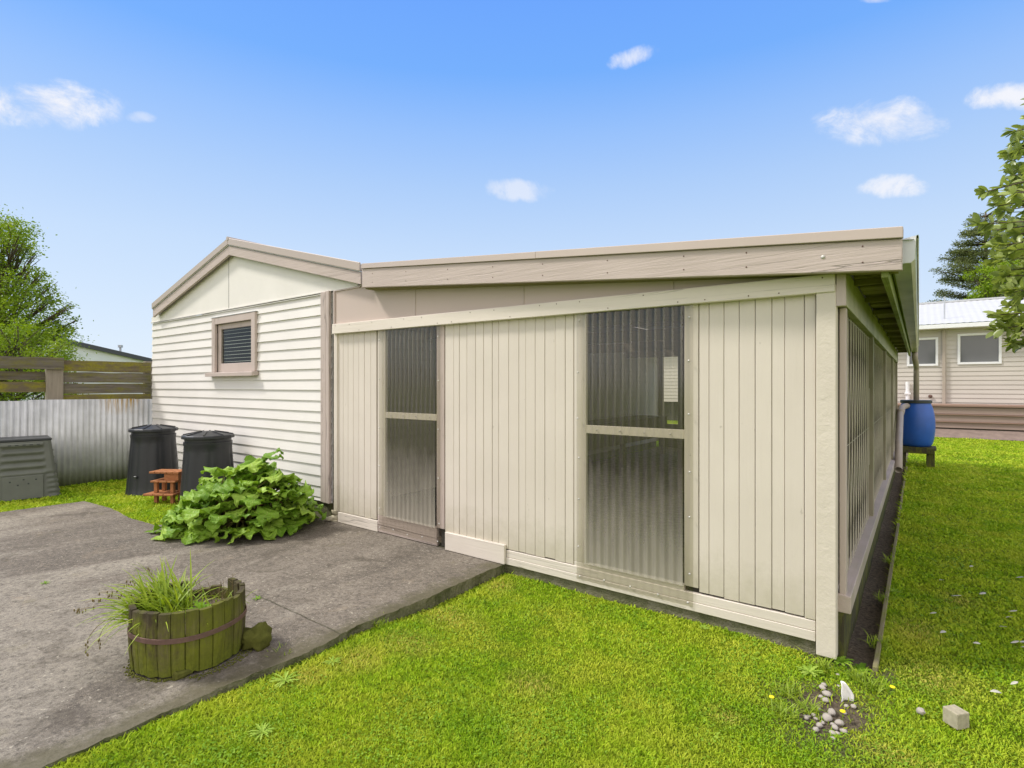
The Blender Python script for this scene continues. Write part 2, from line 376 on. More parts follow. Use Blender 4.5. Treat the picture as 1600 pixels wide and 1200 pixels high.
def poly_mat():
    t=NT('clear_corrugated_plastic'); o=t.coord(); s=t.sep(o)
    fr=schlick(t,.05)
    tr=t.n('ShaderNodeBsdfTransparent',i={0:(.80,.79,.75,1)}); gl=t.n('ShaderNodeBsdfGlossy',i={0:(.9,.9,.9,1),'Roughness':.12})
    m1=t.n('ShaderNodeMixShader',i={0:fr,1:tr.outputs[0],2:gl.outputs[0]})
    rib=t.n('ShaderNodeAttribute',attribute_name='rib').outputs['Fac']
    # dust and condensation clinging to the lower part of the sheet
    n=t.noise(2.5,t.coord((6,6,1)),5,.6); z=t.math('ADD',s[2],t.math('MULTIPLY',t.math('SUBTRACT',n,.5),.5))
    d=t.n('ShaderNodeMapRange',i={'Value':z,'From Min':.10,'From Max':1.0,'To Min':.62,'To Max':.07}).outputs[0]
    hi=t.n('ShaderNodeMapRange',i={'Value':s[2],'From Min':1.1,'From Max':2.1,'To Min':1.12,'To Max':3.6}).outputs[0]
    rm=t.math('MULTIPLY',t.n('ShaderNodeMapRange',i={'Value':rib,'From Min':.86,'From Max':1.,'To Min':0.,'To Max':1.}).outputs[0],t.math('SUBTRACT',hi,1.))  # thin rib lines: bright reflection streaks painted into the diffuse, stronger towards the top
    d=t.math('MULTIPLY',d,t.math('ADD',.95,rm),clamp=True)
    d=t.math('MULTIPLY',d,t.n('ShaderNodeAttribute',attribute_name='open').outputs['Fac'])
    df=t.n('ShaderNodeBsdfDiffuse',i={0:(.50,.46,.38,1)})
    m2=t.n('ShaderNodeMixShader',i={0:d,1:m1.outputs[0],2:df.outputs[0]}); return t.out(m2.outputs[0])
M['poly']=poly_mat()
def glass_mat(name,tint=(.8,.84,.8),rough=.02):
    t=NT(name); fr=schlick(t,.03)
    tr=t.n('ShaderNodeBsdfTransparent',i={0:tint+(1,)}); gl=t.n('ShaderNodeBsdfGlossy',i={'Roughness':rough})
    m=t.n('ShaderNodeMixShader',i={0:fr,1:tr.outputs[0],2:gl.outputs[0]}); return t.out(m.outputs[0])
M['glass']=glass_mat('window_glass')
def cloth_mat():
    t=NT('grey_windbreak_cloth'); v=t.coord((30,30,1.5)); g=t.noise(1.5,v,5,.7)
    c=t.ramp(g,[(.38,(.035,.028,.020)),(.62,(.17,.14,.11))])
    df=t.bsdf(c,.9,t.bump(g,.5,.01),spec=.1); tr=t.n('ShaderNodeBsdfTransparent')
    m=t.n('ShaderNodeMixShader',i={0:.25,1:df,2:tr.outputs[0]}); return t.out(m.outputs[0])
M['cloth']=cloth_mat()
M['wire']=plain('galvanised_wire',(.68,.64,.54),.5,.3)
def rhubarb_mat():
    t=NT('rhubarb_leaf'); uv=t.n('ShaderNodeUVMap').outputs[0]; s=t.sep(uv)
    isl=t.geo().outputs['Random Per Island']
    av=t.math('ABSOLUTE',s[1])
    w=t.math('SINE',t.math('MULTIPLY',t.math('SUBTRACT',s[0],t.math('MULTIPLY',av,.45)),34.))
    rib=t.ramp(w,[(.80,0.),(1.,1.)]); mid=t.ramp(av,[(.02,1.),(.07,0.)])
    vein=t.math('MAXIMUM',t.math('MULTIPLY',rib,.5),mid)
    n=t.noise(6,t.coord(),4)
    c=t.ramp(t.math('ADD',t.math('MULTIPLY',isl,.5),t.math('MULTIPLY',n,.5)),[(.15,(.10,.225,.014)),(.5,(.225,.39,.03)),(.85,(.39,.56,.085))])
    c=t.mix(t.math('MULTIPLY',vein,.6),c,(.36,.48,.10))
    nr=t.bump(t.math('ADD',t.math('MULTIPLY',vein,-.7),t.math('MULTIPLY',t.noise(40,t.coord(),3),.4)),.6,.012)
    b=t.bsdf(c,.5,nr,spec=.3); tr=t.n('ShaderNodeBsdfTranslucent'); t.t.links.new(t.mix(1.,c,(1.,1.,.4),'MULTIPLY'),tr.inputs[0])
    mx=t.n('ShaderNodeMixShader',i={0:.25,1:b,2:tr.outputs[0]}); return t.out(mx.outputs[0])
M['rhubarb']=rhubarb_mat()
M['stalk']=leafmat('rhubarb_stalk',(.16,.06,.03),(.2,.2,.05),(.25,.3,.06),.1)
M['treeleaf']=leafmat('yard_tree_leaf',(.10,.18,.01),(.22,.33,.015),(.38,.48,.04),.4)
M['bushleaf']=leafmat('bright_bush_leaf',(.11,.20,.01),(.22,.33,.012),(.36,.46,.03),.45)
M['conifer']=leafmat('conifer_needles',(.07,.10,.025),(.12,.15,.045),(.20,.22,.07),.2,.6,.4)
M['limeleaf']=leafmat('lime_tree_leaf',(.12,.22,.01),(.24,.36,.015),(.36,.46,.03),.45,.5,.4)
M['bigleaf']=leafmat('leathery_broad_leaf',(.14,.19,.06),(.29,.36,.10),(.48,.55,.17),.4,.32,3,.5)
M['paleleaf']=leafmat('pale_fallen_leaf',(.45,.43,.36),(.6,.58,.5),(.7,.68,.62),.15)
M['weed']=leafmat('weed_leaf',(.10,.22,.01),(.20,.36,.02),(.34,.48,.06),.3,.65,5,.2)
M['greyweed']=leafmat('grey_green_weed_leaf',(.19,.33,.03),(.32,.47,.06),(.46,.58,.12),.3,.7,5,.2)
M['strap']=leafmat('strap_grass_leaf',(.17,.27,.02),(.30,.42,.03),(.45,.52,.06),.35,.45,8)
EXPO=0.0; SUNE=3.6; SKYE=1.0; FILLC=(1.80,1.66,1.54)
GRASS=190000; CLOVER=34000
SKYSTOPS=[(0,(.80,.90,1.02)),(.1,(.72,.85,1.02)),(.23,(.60,.77,1.02)),(.34,(.45,.66,1.02)),(.42,(.33,.57,1.04)),(.50,(.19,.46,1.05)),(.60,(.155,.40,1.06)),(1.0,(.07,.27,.85))]
def gut():
    t=NT('grass_bounce_algae_gutter'); o=t.coord((1,.4,3)); n=t.noise(3,o,5,.6)
    c=t.ramp(n,[(.3,(.20,.25,.06)),(.5,(.42,.46,.22)),(.7,(.66,.67,.50))])  # green light bounced off the grass put into the base colour, beside algae
    return t.out(t.bsdf(c,.3,None,spec=.5))
M['gutter']=gut()
M['edging']=wood('pale_edging_timber',(.30,.26,.16),(.17,.15,.08),'y',moss=.25)
M['houseroof']=plain('pale_roof_steel',(.50,.51,.52),.6,0,.15,3)
M['litter']=leafmat('dry_litter',(.06,.04,.02),(.30,.22,.12),(.62,.56,.44),.05,.8,3,.1)
M['blind']=plain('pale_blind_slat',(.62,.62,.56),.5)
M['deckface']=wood('greyed_deck_board',(.42,.32,.28),(.32,.23,.20),'x')
M['soilpink']=plain('dusty_gravel',(.24,.18,.15),.95,0,.7,6,.8)
M['houseglass']=plain('dark_curtained_glass',(.13,.135,.14),.08,0,.2,2,0,.6)
M['nbwall']=plain('pale_ribbed_cladding',(.72,.75,.78),.5,0,.1,4)
# ================= camera, world, sun =================
cam=bpy.data.cameras.new('camera'); co=bpy.data.objects.new('camera',cam); COL.objects.link(co)
co.location=(0,0,CH); co.rotation_euler=(R(90),0,TH); cam.sensor_width=36; cam.lens=36*FPX/1600
cam.shift_y=3/1600; cam.clip_start=.05; cam.clip_end=3000; SC.camera=co
SC.view_settings.view_transform='Standard'; SC.view_settings.look='None'; SC.view_settings.exposure=EXPO; SC.view_settings.gamma=1
SUNAZ=Vector((-.86,-.51,0)).normalized(); SUNEL=R(50)
sd=Vector((SUNAZ.x*math.cos(SUNEL),SUNAZ.y*math.cos(SUNEL),math.sin(SUNEL)))
sl=bpy.data.lights.new('sun','SUN'); so=bpy.data.objects.new('sun',sl); COL.objects.link(so)
sl.energy=SUNE; sl.angle=R(9); sl.color=(1,.95,.87); so.rotation_euler=(-sd).to_track_quat('-Z','Y').to_euler()
so.location=(0,0,10)
W=bpy.data.worlds.new('World'); SC.world=W; W.use_nodes=True; wt=W.node_tree; wt.nodes.clear()
class WT(NT):
    def __init__(s,t): s.t=t
w=WT(wt)
tc=w.n('ShaderNodeTexCoord').outputs['Generated']
nrm=w.n('ShaderNodeVectorMath',operation='NORMALIZE',i={0:tc}).outputs[0]
z=w.sep(nrm)[2]
sky=w.n('ShaderNodeTexSky',sky_type='NISHITA'); sky.sun_disc=False; sky.sun_elevation=SUNEL
sky.sun_rotation=math.atan2(SUNAZ.x,SUNAZ.y); sky.altitude=0; sky.air_density=1; sky.dust_density=.6; sky.ozone_density=1.5
nis=w.mix(1.,sky.outputs[0],(.11,.11,.11),'MULTIPLY')
grad=w.ramp(z,SKYSTOPS)
colr=w.mix(.9,nis,grad)
nz=w.noise(13.,nrm,9,.66,.5)
nz2=w.noise(26.,nrm,5,.6)
def dirpx(px,py):
    rx,ry=ray(px); return Vector((rx,ry,(HY-py)/FPX)).normalized()
clouds=[(74,165,105,36,1.0,0),(985,90,42,15,.75,.35),(812,298,50,17,.55,-.05),(1380,188,98,34,.85,0),(1568,152,62,20,.9,0),(1397,291,50,17,.8,0),(222,184,22,9,.4,0),(1368,0,26,5,.5,0)]
msk=None
for (px,py,hw,hh,op,tilt) in clouds:
    c=dirpx(px,py); r=(dirpx(px+8,py-8*tilt)-dirpx(px-8,py+8*tilt)).normalized(); u=r.cross(-c).normalized()
    if u.z<0: u=-u
    aw=(dirpx(px+hw,py)-dirpx(px-hw,py)).length/2; ah=(dirpx(px,py+hh)-dirpx(px,py-hh)).length/2
    d=w.n('ShaderNodeVectorMath',operation='SUBTRACT',i={0:nrm,1:c}).outputs[0]
    a=w.n('ShaderNodeVectorMath',operation='DOT_PRODUCT',i={0:d,1:r/aw}).outputs['Value']
    b=w.n('ShaderNodeVectorMath',operation='DOT_PRODUCT',i={0:d,1:u/ah}).outputs['Value']
    rr=w.math('ADD',w.math('MULTIPLY',a,a),w.math('MULTIPLY',b,b))
    v=w.math('SUBTRACT',1.05,rr)
    v=w.math('ADD',v,w.math('MULTIPLY',w.math('SUBTRACT',nz,.5),4.6))
    v=w.math('ADD',v,w.math('MULTIPLY',w.math('SUBTRACT',nz2,.5),1.2))
    edge=w.math('SUBTRACT',2.1,rr,clamp=True)
    v=w.math('MULTIPLY',w.n('ShaderNodeMapRange',interpolation_type='SMOOTHSTEP',i={'Value':v,'From Min':-.25,'From Max':1.5,'To Min':0.,'To Max':op}).outputs[0],edge)
    msk=v if msk is None else w.math('MAXIMUM',msk,v)
colr=w.mix(msk,colr,w.ramp(nz,[(.36,(.74,.80,.95)),(.56,(.95,.95,.99))]))
hx,hy=-(-sn),-cs
dt=w.n('ShaderNodeVectorMath',operation='DOT_PRODUCT',i={0:nrm,1:Vector((sn,-cs,0))}).outputs['Value']
ov=w.math('MAXIMUM',w.n('ShaderNodeMapRange',interpolation_type='SMOOTHSTEP',i={'Value':z,'From Min':.66,'From Max':.88}).outputs[0],w.n('ShaderNodeMapRange',interpolation_type='SMOOTHSTEP',i={'Value':dt,'From Min':.0,'From Max':.5}).outputs[0])
ov=w.math('MULTIPLY',ov,w.n('ShaderNodeMapRange',i={'Value':w.noise(2.2,nrm,6,.6),'From Min':.35,'From Max':.6,'To Min':.45,'To Max':1.}).outputs[0])
colr=w.mix(ov,colr,FILLC)  # unseen bright sky fill overhead and behind the camera, added to light the walls
bg=w.n('ShaderNodeBackground',i={'Color':colr,'Strength':SKYE}); wo=w.n('ShaderNodeOutputWorld'); wt.links.new(bg.outputs[0],wo.inputs[0])

# ================= ground =================
SLAB=[(-2.90,3.76),(-2.89,2.9),(-2.92,2.2),(-2.87,1.6),(-2.88,1.0),(-2.86,.55),(-2.86,-3.2),(-9.1,-3.2),(-9.08,1.5),(-9.04,2.36),(-8.2,2.42),(-7.4,2.38),(-6.85,2.42),(-6.5,2.75),(-5.9,3.2),(-5.7,3.76)]
def pip(x,y,poly):
    ins=False; n=len(poly); j=n-1
    for i in range(n):
        xi,yi=poly[i]; xj,yj=poly[j]
        if (yi>y)!=(yj>y) and x<(xj-xi)*(y-yi)/(yj-yi)+xi: ins=not ins
        j=i
    return ins
def pip_np(x,y,poly):
    ins=np.zeros(len(x),bool); n=len(poly); j=n-1
    for i in range(n):
        xi,yi=poly[i]; xj,yj=poly[j]
        if yi!=yj:
            c=((yi>y)!=(yj>y))&(x<(xj-xi)*(y-yi)/(yj-yi)+xi); ins^=c
        j=i
    return ins
PEB=grd(1295,1110); 
def height(x,y):
    x=np.asarray(x,float); y=np.asarray(y,float)
    h=-.045+.012*np.sin(x*1.3+.4)*np.cos(y*1.1)+.006*np.sin(x*4.1+y*3.3)
    t=np.clip((-4.5-x)/1.0,0,1); h=h*(1-t)+.02*t; e=np.clip((2.9-y)/1.9,0,1)*np.clip((-1.0-x)/1.4,0,1)*(x>-4); h=h+.060*e
    tr=((x>-.37)&(x<-.215)&(y>3.7)&(y<13.6)); h=np.where(tr,-.085+.015*np.sin(y*5)+.01*np.sin(y*13+x*40),h)
    d=np.hypot(x-PEB[0],y-PEB[1]); h=h-.02*np.exp(-(d/.22)**2)
    return h
def soilness(x,y):
    n=np.array([mnoise.fractal(Vector((a*3,b*3,0)),1,2,3) for a,b in zip(x,y)])
    d=np.hypot((x-PEB[0])/.24,(y-PEB[1])/.34); s=np.clip(1.5-d+.5*n,0,1)
    e=np.where((x>-.6)&(x<-.1)&(y<3.85)&(y>3.3),.5+n,0); s=np.maximum(s,np.clip(e,0,1))
    tr=((x>-.42)&(x<-.2)&(y>3.7)); return np.where(tr,1,s)
xs=np.unique(np.round(np.concatenate([np.arange(-14,-3.5,.25),np.arange(-3.5,-.6,.12),np.arange(-.6,1.2,.03),np.arange(1.2,6.01,.3),np.arange(7,30,1.5)]),3))
ys=np.unique(np.round(np.concatenate([np.arange(-4,.6,.3),np.arange(.6,4.2,.06),np.arange(4.2,16,.25),np.arange(16,34,1.)]),3))
GX,GY=np.meshgrid(xs,ys); gx,gy=GX.ravel(),GY.ravel()
gz=height(gx,gy)
nx=len(xs); ny=len(ys); ii=np.arange((ny-1)*(nx-1)); r_=ii//(nx-1); c_=ii%(nx-1); b_=r_*nx+c_
q=np.stack([b_,b_+1,b_+nx+1,b_+nx],1)
sn_=soilness(gx,gy)*((gx>-2.9)&(gx<1.5)&(gy>.6))
gnd=np_mesh('lawn',np.stack([gx,gy,gz],1),q,M['ground'],smooth=True,cols=sn_,kind='structure')
far=MB(); far.add([(-900,-900,-.16),(900,-900,-.16),(900,1200,-.16),(-900,1200,-.16)],[(0,1,2,3)])
far.build('ground',M['ground'],kind='structure')
# slab: wobbly outline, top sheet and broken vertical edge
def wob(poly,step=.025,amp=.012):
    out=[]
    for i in range(len(poly)):
        a=Vector(poly[i]+(0,)); b=Vector(poly[(i+1)%len(poly)]+(0,)); L=(b-a).length; n=max(1,int(L/step))
        for k in range(n):
            p=a.lerp(b,k/n); nz_=mnoise.fractal(Vector((p.x*2.2,p.y*2.2,1.3)),1,2,4)
            am=amp if (p.y<3.6) else .0
            n2=mnoise.fractal(Vector((p.x*14,p.y*14,7)),.6,2,4)
            out.append((p.x+am*(2.0*nz_+1.1*n2),p.y+am*nz_))
    return out
ol=wob(SLAB); n=len(ol); s=MB()
top=[(x,y,.04) for x,y in ol]; mid_=[]; bot=[]
cx,cy=-5,.8
for (x,y) in ol:
    a=mnoise.fractal(Vector((x*9,y*9,4)),.7,2,5); b=mnoise.fractal(Vector((x*9,y*9,9)),1,2,3)
    dx=(1 if x>-3.2 else 0)
    mid_.append((x+dx*(-.004+.022*a),y,.0+.018*b)); bot.append((x+dx*(.012+.03*b),y,-.12))
s.add(top+mid_+bot,[tuple(range(n))[::-1]]+[(i,(i+1)%n,(i+1)%n+n,i+n) for i in range(n)]+[(i+n,(i+1)%n+n,(i+1)%n+2*n,i+2*n) for i in range(n)])
sl_=s.build('concrete_slab',M['slab'],kind='structure'); sl_.data.materials.append(M['found'])
for p in sl_.data.polygons:
    if abs(p.normal.z)<.7: p.material_index=1

# ================= grass =================
FOOT=[(-16,-.37,3.72,13.7)]
def blocked(x,y):
    b=pip_np(x,y,[(a,c) for a,c in SLAB])
    b|=((x>-10.75)&(x<-.36)&(y>3.74)&(y<13.7)); b|=((x>-.37)&(x<-.215)&(y>3.82)&(y<13.6))
    b|=(x<-10.72)|(y>22.2)
    return b
def gen_pts(dens,rmax,rmin=1.6,amin=-48,amax=48):
    """random ground points round the camera, thinner with distance"""
    A=R(amax-amin); n=int(dens*A*math.log(rmax/rmin))
    r=rmin*np.exp(rng.random(n)*math.log(rmax/rmin)); a=R(amin)+rng.random(n)*A
    fx=np.cos(a)*r; rt=np.sin(a)*r
    return rt*cs-fx*sn, fx*cs+rt*sn, r
x,y,r=gen_pts(GRASS,22); k=~blocked(x,y); x,y,r=x[k],y[k],r[k]
so_=soilness(x,y)*((x>-2.9)&(x<1.5)); k=rng.random(len(x))>so_*.93; x,y,r=x[k],y[k],r[k]
N=len(x); zz=height(x,y)
# patches of longer grass
pn=np.array([mnoise.noise(Vector((a*1.7,b*1.7,5))) for a,b in zip(x,y)])
edge=np.clip(1-np.abs(x+2.80)/.12,0,1)*(y<3.7); nearwall=np.clip(1-(3.76-y)/.12,0,1)*(x<-.2)*(y<3.8)*(y>3.4)
edge2=np.clip(1-np.abs(x+.17)/.1,0,1)*(y>3.6)
H=(.008+.009*rng.random(N)+.006*pn+.022*(edge+nearwall)*rng.random(N)**2+.014*edge2*rng.random(N))*np.clip(r/4,1,2.2)
Wd=.0021*np.clip(r/2.2,1,6)*(.7+.6*rng.random(N)); az=rng.random(N)*2*math.pi
lean=(.4+1.3*rng.random(N))*H; la=rng.random(N)*2*math.pi
wx,wy=np.cos(az)*Wd,np.sin(az)*Wd; lx,ly=np.cos(la)*lean,np.sin(la)*lean
P0=np.stack([x-wx,y-wy,zz-.004],1); P1=np.stack([x+wx,y+wy,zz-.004],1)
P2=np.stack([x+wx*.8+lx*.45,y+wy*.8+ly*.45,zz+H*.65],1); P3=np.stack([x-wx*.8+lx*.45,y-wy*.8+ly*.45,zz+H*.65],1)
P4=np.stack([x+lx,y+ly,zz+H],1)
V=np.stack([P0,P1,P2,P3,P4],1).reshape(-1,3); b=np.arange(N)*5
F=np.concatenate([np.stack([b,b+1,b+2],1),np.stack([b,b+2,b+3],1),np.stack([b+3,b+2,b+4],1)])
# dry yellow-brown patch in front of the corner and small ones on the lawn
dp=np.zeros(N)
for (px,py,rx_,ry_) in ((1455,1060,.25,.25),(1430,985,.18,.3),(700,965,.35,.2),(830,1075,.2,.15),(640,1010,.25,.2),(560,1040,.2,.2),(780,915,.2,.15),(480,1070,.15,.15),(1500,940,.15,.2),(1395,1180,.2,.1),(1130,1120,.12,.1)):
    g=grd(px,py); d=np.hypot((x-g[0])/rx_,(y-g[1])/ry_); dp=np.maximum(dp,np.clip(1.15-d,0,1)*.75)
dp=np.clip(dp*1.3,0,1)*rng.random(N)
np_mesh('grass',V,F,M['blade'],cols=np.repeat(dp,5),kind='stuff',label='short bright green lawn grass growing across the whole yard',category='grass')
# clover / moss leaflets
x,y,r=gen_pts(CLOVER,9); k=~blocked(x,y); x,y,r=x[k],y[k],r[k]
pn=np.array([mnoise.fractal(Vector((a*2.3+9,b*2.3,2)),1,2,3) for a,b in zip(x,y)])
bst=np.zeros(len(x))
for (px,py,rr) in ((430,1080,.15),(1200,1040,.4),(1290,1060,.3),(1330,1130,.5),(820,1150,.3),(400,1170,.2),(1400,1150,.3),(1395,920,.15)):
    g=grd(px,py); bst=np.maximum(bst,np.clip(1.3-np.hypot(x-g[0],y-g[1])/rr,0,1))
k=(rng.random(len(x))<np.clip(pn*.9+.25+bst*.8,0.03,1))&(np.hypot(x-PEB[0],y-PEB[1])>.17); x,y,r=x[k],y[k],r[k]; bs=bst[k]; N=len(x)
zz=height(x,y)+.006+.009*rng.random(N); rad=(.0035+.0035*rng.random(N))*np.clip(r/3,1,3); a0=rng.random(N)*6.28
tx,ty=(rng.random(N)-.5)*.9,(rng.random(N)-.5)*.9
Vv=[]
for j in range(6):
    a=a0+j*math.pi/3; q_=rad*(1 if j%2==0 else .72); dx,dy=np.cos(a)*q_,np.sin(a)*q_; Vv.append(np.stack([x+dx,y+dy,zz+dx*tx+dy*ty],1))
V=np.stack(Vv,1).reshape(-1,3); b=np.arange(N)*6
np_mesh('clover',V,np.stack([b+j for j in range(6)],1),M['weed'],kind='stuff',label='small round clover leaves growing among the lawn grass',category='clover')
# ================= garage =================
Y0=3.76
gar=thing('garage','off white weatherboard garage with gabled end and small window',"garage",(-8,5,0))
GX0,GX1=-10.68,-5.45
WX0,WX1=xat(337,3.735),xat(392,3.735); WZ0,WZ1=1.80,2.52
wb=MB(); PIT=.1268
def board(mb,xa,xb,z0,pit,Y,clip=None,prot=.022,slope_axis='y',sgn=-1):
    """one weatherboard: lower edge proud, upper edge tucked in"""
    za,zb=clip or (z0,z0+pit)
    f=lambda z: Y+sgn*(prot-(prot-.005)*(z-z0)/pit)
    if slope_axis=='y':
        mb.add([(xa,f(za),za),(xb,f(za),za),(xb,f(zb),zb),(xa,f(zb),zb),(xa,Y,za),(xb,Y,za),(xb,Y,zb),(xa,Y,zb)],[(0,1,2,3),(4,5,1,0),(3,2,6,7),(0,3,7,4),(1,5,6,2)] if sgn<0 else [(3,2,1,0),(0,1,5,4),(7,6,2,3),(4,7,3,0),(2,6,5,1)])
    else:
        mb.add([(f(za),xa,za),(f(za),xb,za),(f(zb),xb,zb),(f(zb),xa,zb),(Y,xa,za),(Y,xb,za),(Y,xb,zb),(Y,xa,zb)],[(0,1,2,3),(4,5,1,0),(3,2,6,7),(0,3,7,4),(1,5,6,2)])
zt=2.694; zb_=.24; nb=0; zc=zt
while zc>zb_+.02:
    z0=zc-PIT; j=random.uniform(-.0015,.0015)
    segs=[(GX0,GX1+.01)]
    if z0<WZ1 and zc>WZ0:
        ca,cb=max(z0,WZ0),min(zc,WZ1)
        board(wb,GX0,WX0,z0,PIT,Y0+j); board(wb,WX1,GX1+.01,z0,PIT,Y0+j)
        if ca>z0+.001: board(wb,WX0,WX1,z0,PIT,Y0+j,(z0,ca))
        if cb<zc-.001: board(wb,WX0,WX1,z0,PIT,Y0+j,(cb,zc))
    else:
        if z0>zb_-PIT: board(wb,GX0,GX1+.01,max(z0,zb_),zc-max(z0,zb_),Y0+j)
    zc=z0
wb.build('weatherboards',M['white_board'],gar)
s=MB() # left side wall, right side wall (seen inside the lean-to), rear
s.box(GX0,GX0+.02,Y0+.003,13.6,.2,2.9); s.build('side_wall',M['white_board'],gar)
s=MB(); zc=2.72
while zc>.25: board(s,Y0+.08,13.55,zc-PIT,PIT,-5.42,None,.022,'x',1); zc-=PIT
s.build('side_wall',M['cream_x'],gar,label='beige weatherboard side wall of the garage seen through the clear door')
s=MB(); s.box(GX0+.02,-5.43,13.55,13.6,.2,3.5); s.build('rear_wall',M['white_board'],gar)
s=MB(); s.box(GX0+.02,-5.46,Y0+1.2,Y0+1.22,.05,2.65); s.box(GX0+.03,-5.46,Y0+.03,Y0+1.2,2.6,2.62); s.build('lining',M['dark'],gar)
# gable
AX=xat(357,3.65); AZ=zat(357,372,3.65)
LX=xat(238.3,3.65); LZ=zat(238.3,474,3.65); RX_=xat(563,3.65); RZ=zat(563,410,3.65)
s=MB(); zl=2.70
jx=xat(358,3.74)
def roofz(x): return LZ+(AZ-LZ)*(x-LX)/(AX-LX) if x<AX else AZ+(RZ-AZ)*(x-AX)/(RX_-AX)
s.prism([(GX0,zl),(jx-.002,zl),(jx-.002,roofz(jx)-.12),(AX-.3,roofz(AX-.3)-.12),(GX0,roofz(GX0)-.14)],3.738,3.75)
s.prism([(jx+.002,zl),(-4.95,zl),(-4.95,roofz(-4.95)-.12),(AX,AZ-.12),(jx+.002,AZ-.13)],3.736,3.75)
s.build('gable_sheet',M['white_sheet'],gar)
s=MB(); s.box(GX0,-5.62,3.722,3.737,2.694,2.706); s.box(GX0,-5.62,3.728,3.737,2.675,2.683); s.build('drip_strip',M['white_board'],gar)
s=MB(); s.box(jx-.004,jx+.004,3.7345,3.7375,zl+.008,AZ-.2); s.build('joint',M['dark'],gar)
def slope(a,b,t0,t1,y0,y1):
    """board following the roof edge between x=a and x=b, t0..t1 below roof line"""
    m=MB(); m.prism([(a,roofz(a)-t1),(b,roofz(b)-t1),(b,roofz(b)-t0),(a,roofz(a)-t0)],y0,y1); return m
for a,b in ((LX,AX-.001),(AX+.001,RX_)):
    slope(a,b,.105,.235,3.655,3.69).build('barge_board',M['pink_x'],gar,bevel=.003)
    slope(a,b,.0,.095,3.635,3.66).build('barge_flashing',M['pink_metal'],gar,bevel=.006)
    slope(a,b,.093,.101,3.645,3.69).build('flashing_edge',M['whitemetal'],gar)
rf=MB()
for a,b in ((LX-.04,AX),(AX,RX_)):
    rf.hexa([(a,3.662,roofz(a)-.09),(b,3.662,roofz(b)-.09),(b,13.7,roofz(b)-.09),(a,13.7,roofz(a)-.09),(a,3.662,roofz(a)-.02),(b,3.662,roofz(b)-.02),(b,13.7,roofz(b)-.02),(a,13.7,roofz(a)-.02)])
rf.tube([(AX,3.63,AZ-.01),(AX,13.7,AZ-.01)],.03,8)
rf.build('roof',M['pink_metal'],gar)
s=MB(); s.box(-5.615,-5.50,3.712,3.737,.24,2.70); s.box(-5.498,-5.435,3.700,3.737,.24,2.70); s.box(-5.56,-5.50,3.700,3.711,.24,2.69)
s.build('corner_board',M['pink_z'],gar,bevel=.004)
s=MB(); s.box(GX0+.02,-5.47,3.765,13.5,-.1,.238); s.build('foundation',M['found'],gar)
# window
fr=MB(); fx0,fx1=xat(331,3.71),xat(398.5,3.71); fz1=2.60; fz0=1.80
fr.box(fx0,fx0+.10,3.705,3.745,fz0,fz1); fr.box(fx1-.10,fx1,3.705,3.745,fz0,fz1); fr.box(fx0+.10,fx1-.10,3.708,3.745,fz1-.10,fz1)
win=fr.build('window',M['pink_z'],gar,bevel=.004)
s=MB(); a0,a1=fx0+.10,fx1-.10; b0,b1=fz0,fz1-.10
s.box(a0,a0+.085,3.752,3.785,b0,b1); s.box(a1-.03,a1,3.752,3.785,b0,b1); s.box(a0+.085,a1-.03,3.754,3.785,b0,b0+.125); s.box(a0+.085,a1-.03,3.754,3.785,b1-.075,b1)
s.build('sash',M['pink_z'],win,bevel=.003)
s=MB(); s.add([(a0+.085,3.772,b0+.125),(a1-.03,3.772,b0+.125),(a1-.03,3.772,b1-.075),(a0+.085,3.772,b1-.075)],[(0,1,2,3)]); s.build('pane',M['glass'],win)
s=MB(); zz_=b0+.15; 
while zz_<b1-.08:
    s.box(a0+.05,a1-.02,3.79,3.793,zz_,zz_+.005,.0012); zz_+=.05+random.uniform(-.004,.004)
s.box(a0+.85,a0+.855,3.838,3.84,b0,b1)
s.build('blind',M['blind'],win)
s=MB(); s.hexa([(fx0-.09,3.65,1.735),(fx1+.03,3.65,1.735),(fx1+.03,3.745,1.745),(fx0-.09,3.745,1.745),(fx0-.09,3.65,1.79),(fx1+.03,3.65,1.79),(fx1+.03,3.745,1.80),(fx0-.09,3.745,1.80)])
s.build('sill',M['pink_x'],win,bevel=.004)
s=MB(); s.box(fx0-.02,fx1+.02,3.70,3.74,fz1+.002,fz1+.008); s.build('head_flashing',M['whitemetal'],win)
s=MB(); s.box(fx0+.02,fx1-.02,4.4,4.42,1.5,2.6); s.build('curtain',M['dark'],win)
g=at(250,462,9.5); s=MB(); s.box(g.x-.05,g.x+.05,3.9,4.0,2.99,3.05); s.build('gutter_end',M['darkroof'],gar)

# ================= lean-to =================
sh=thing('shed','long cream lean-to shed with vertical boards and two clear plastic door panels','shed',(-3,4,0))
Xc=-.39
def vboards(pxs,z0,z1,label=None,name='board_panel',y=3.745):
    m=MB(); 
    for a,b in zip(pxs[:-1],pxs[1:]):
        xa,xb=xat(a,y),xat(b,y); j=random.uniform(-.0015,.0025); g=random.uniform(.0007,.0019)
        zz0=z0+random.uniform(-.002,.006); zz=z1
        # thin board with eased arrises
        e=.003; P=[(xa+g,y+j+.02),(xa+g,y+j+e),(xa+g+e,y+j),(xb-g-e,y+j),(xb-g,y+j+e),(xb-g,y+j+.02)]
        m.prism(P,zz0,zz,'z')
    return m.build(name,M['cream_v'],sh)
HZL,HZR=(zat(519,522,3.70),zat(1306,456,3.70)); HTL,HTR=(zat(519,507,3.70),zat(1306,427,3.70))
def hz(x,a,b,xl=-5.4,xr=-.42): return a+(b-a)*(x-xl)/(xr-xl)
vboards([527,536,543.7,551.8,560.4,569,579,588],.165,2.26)
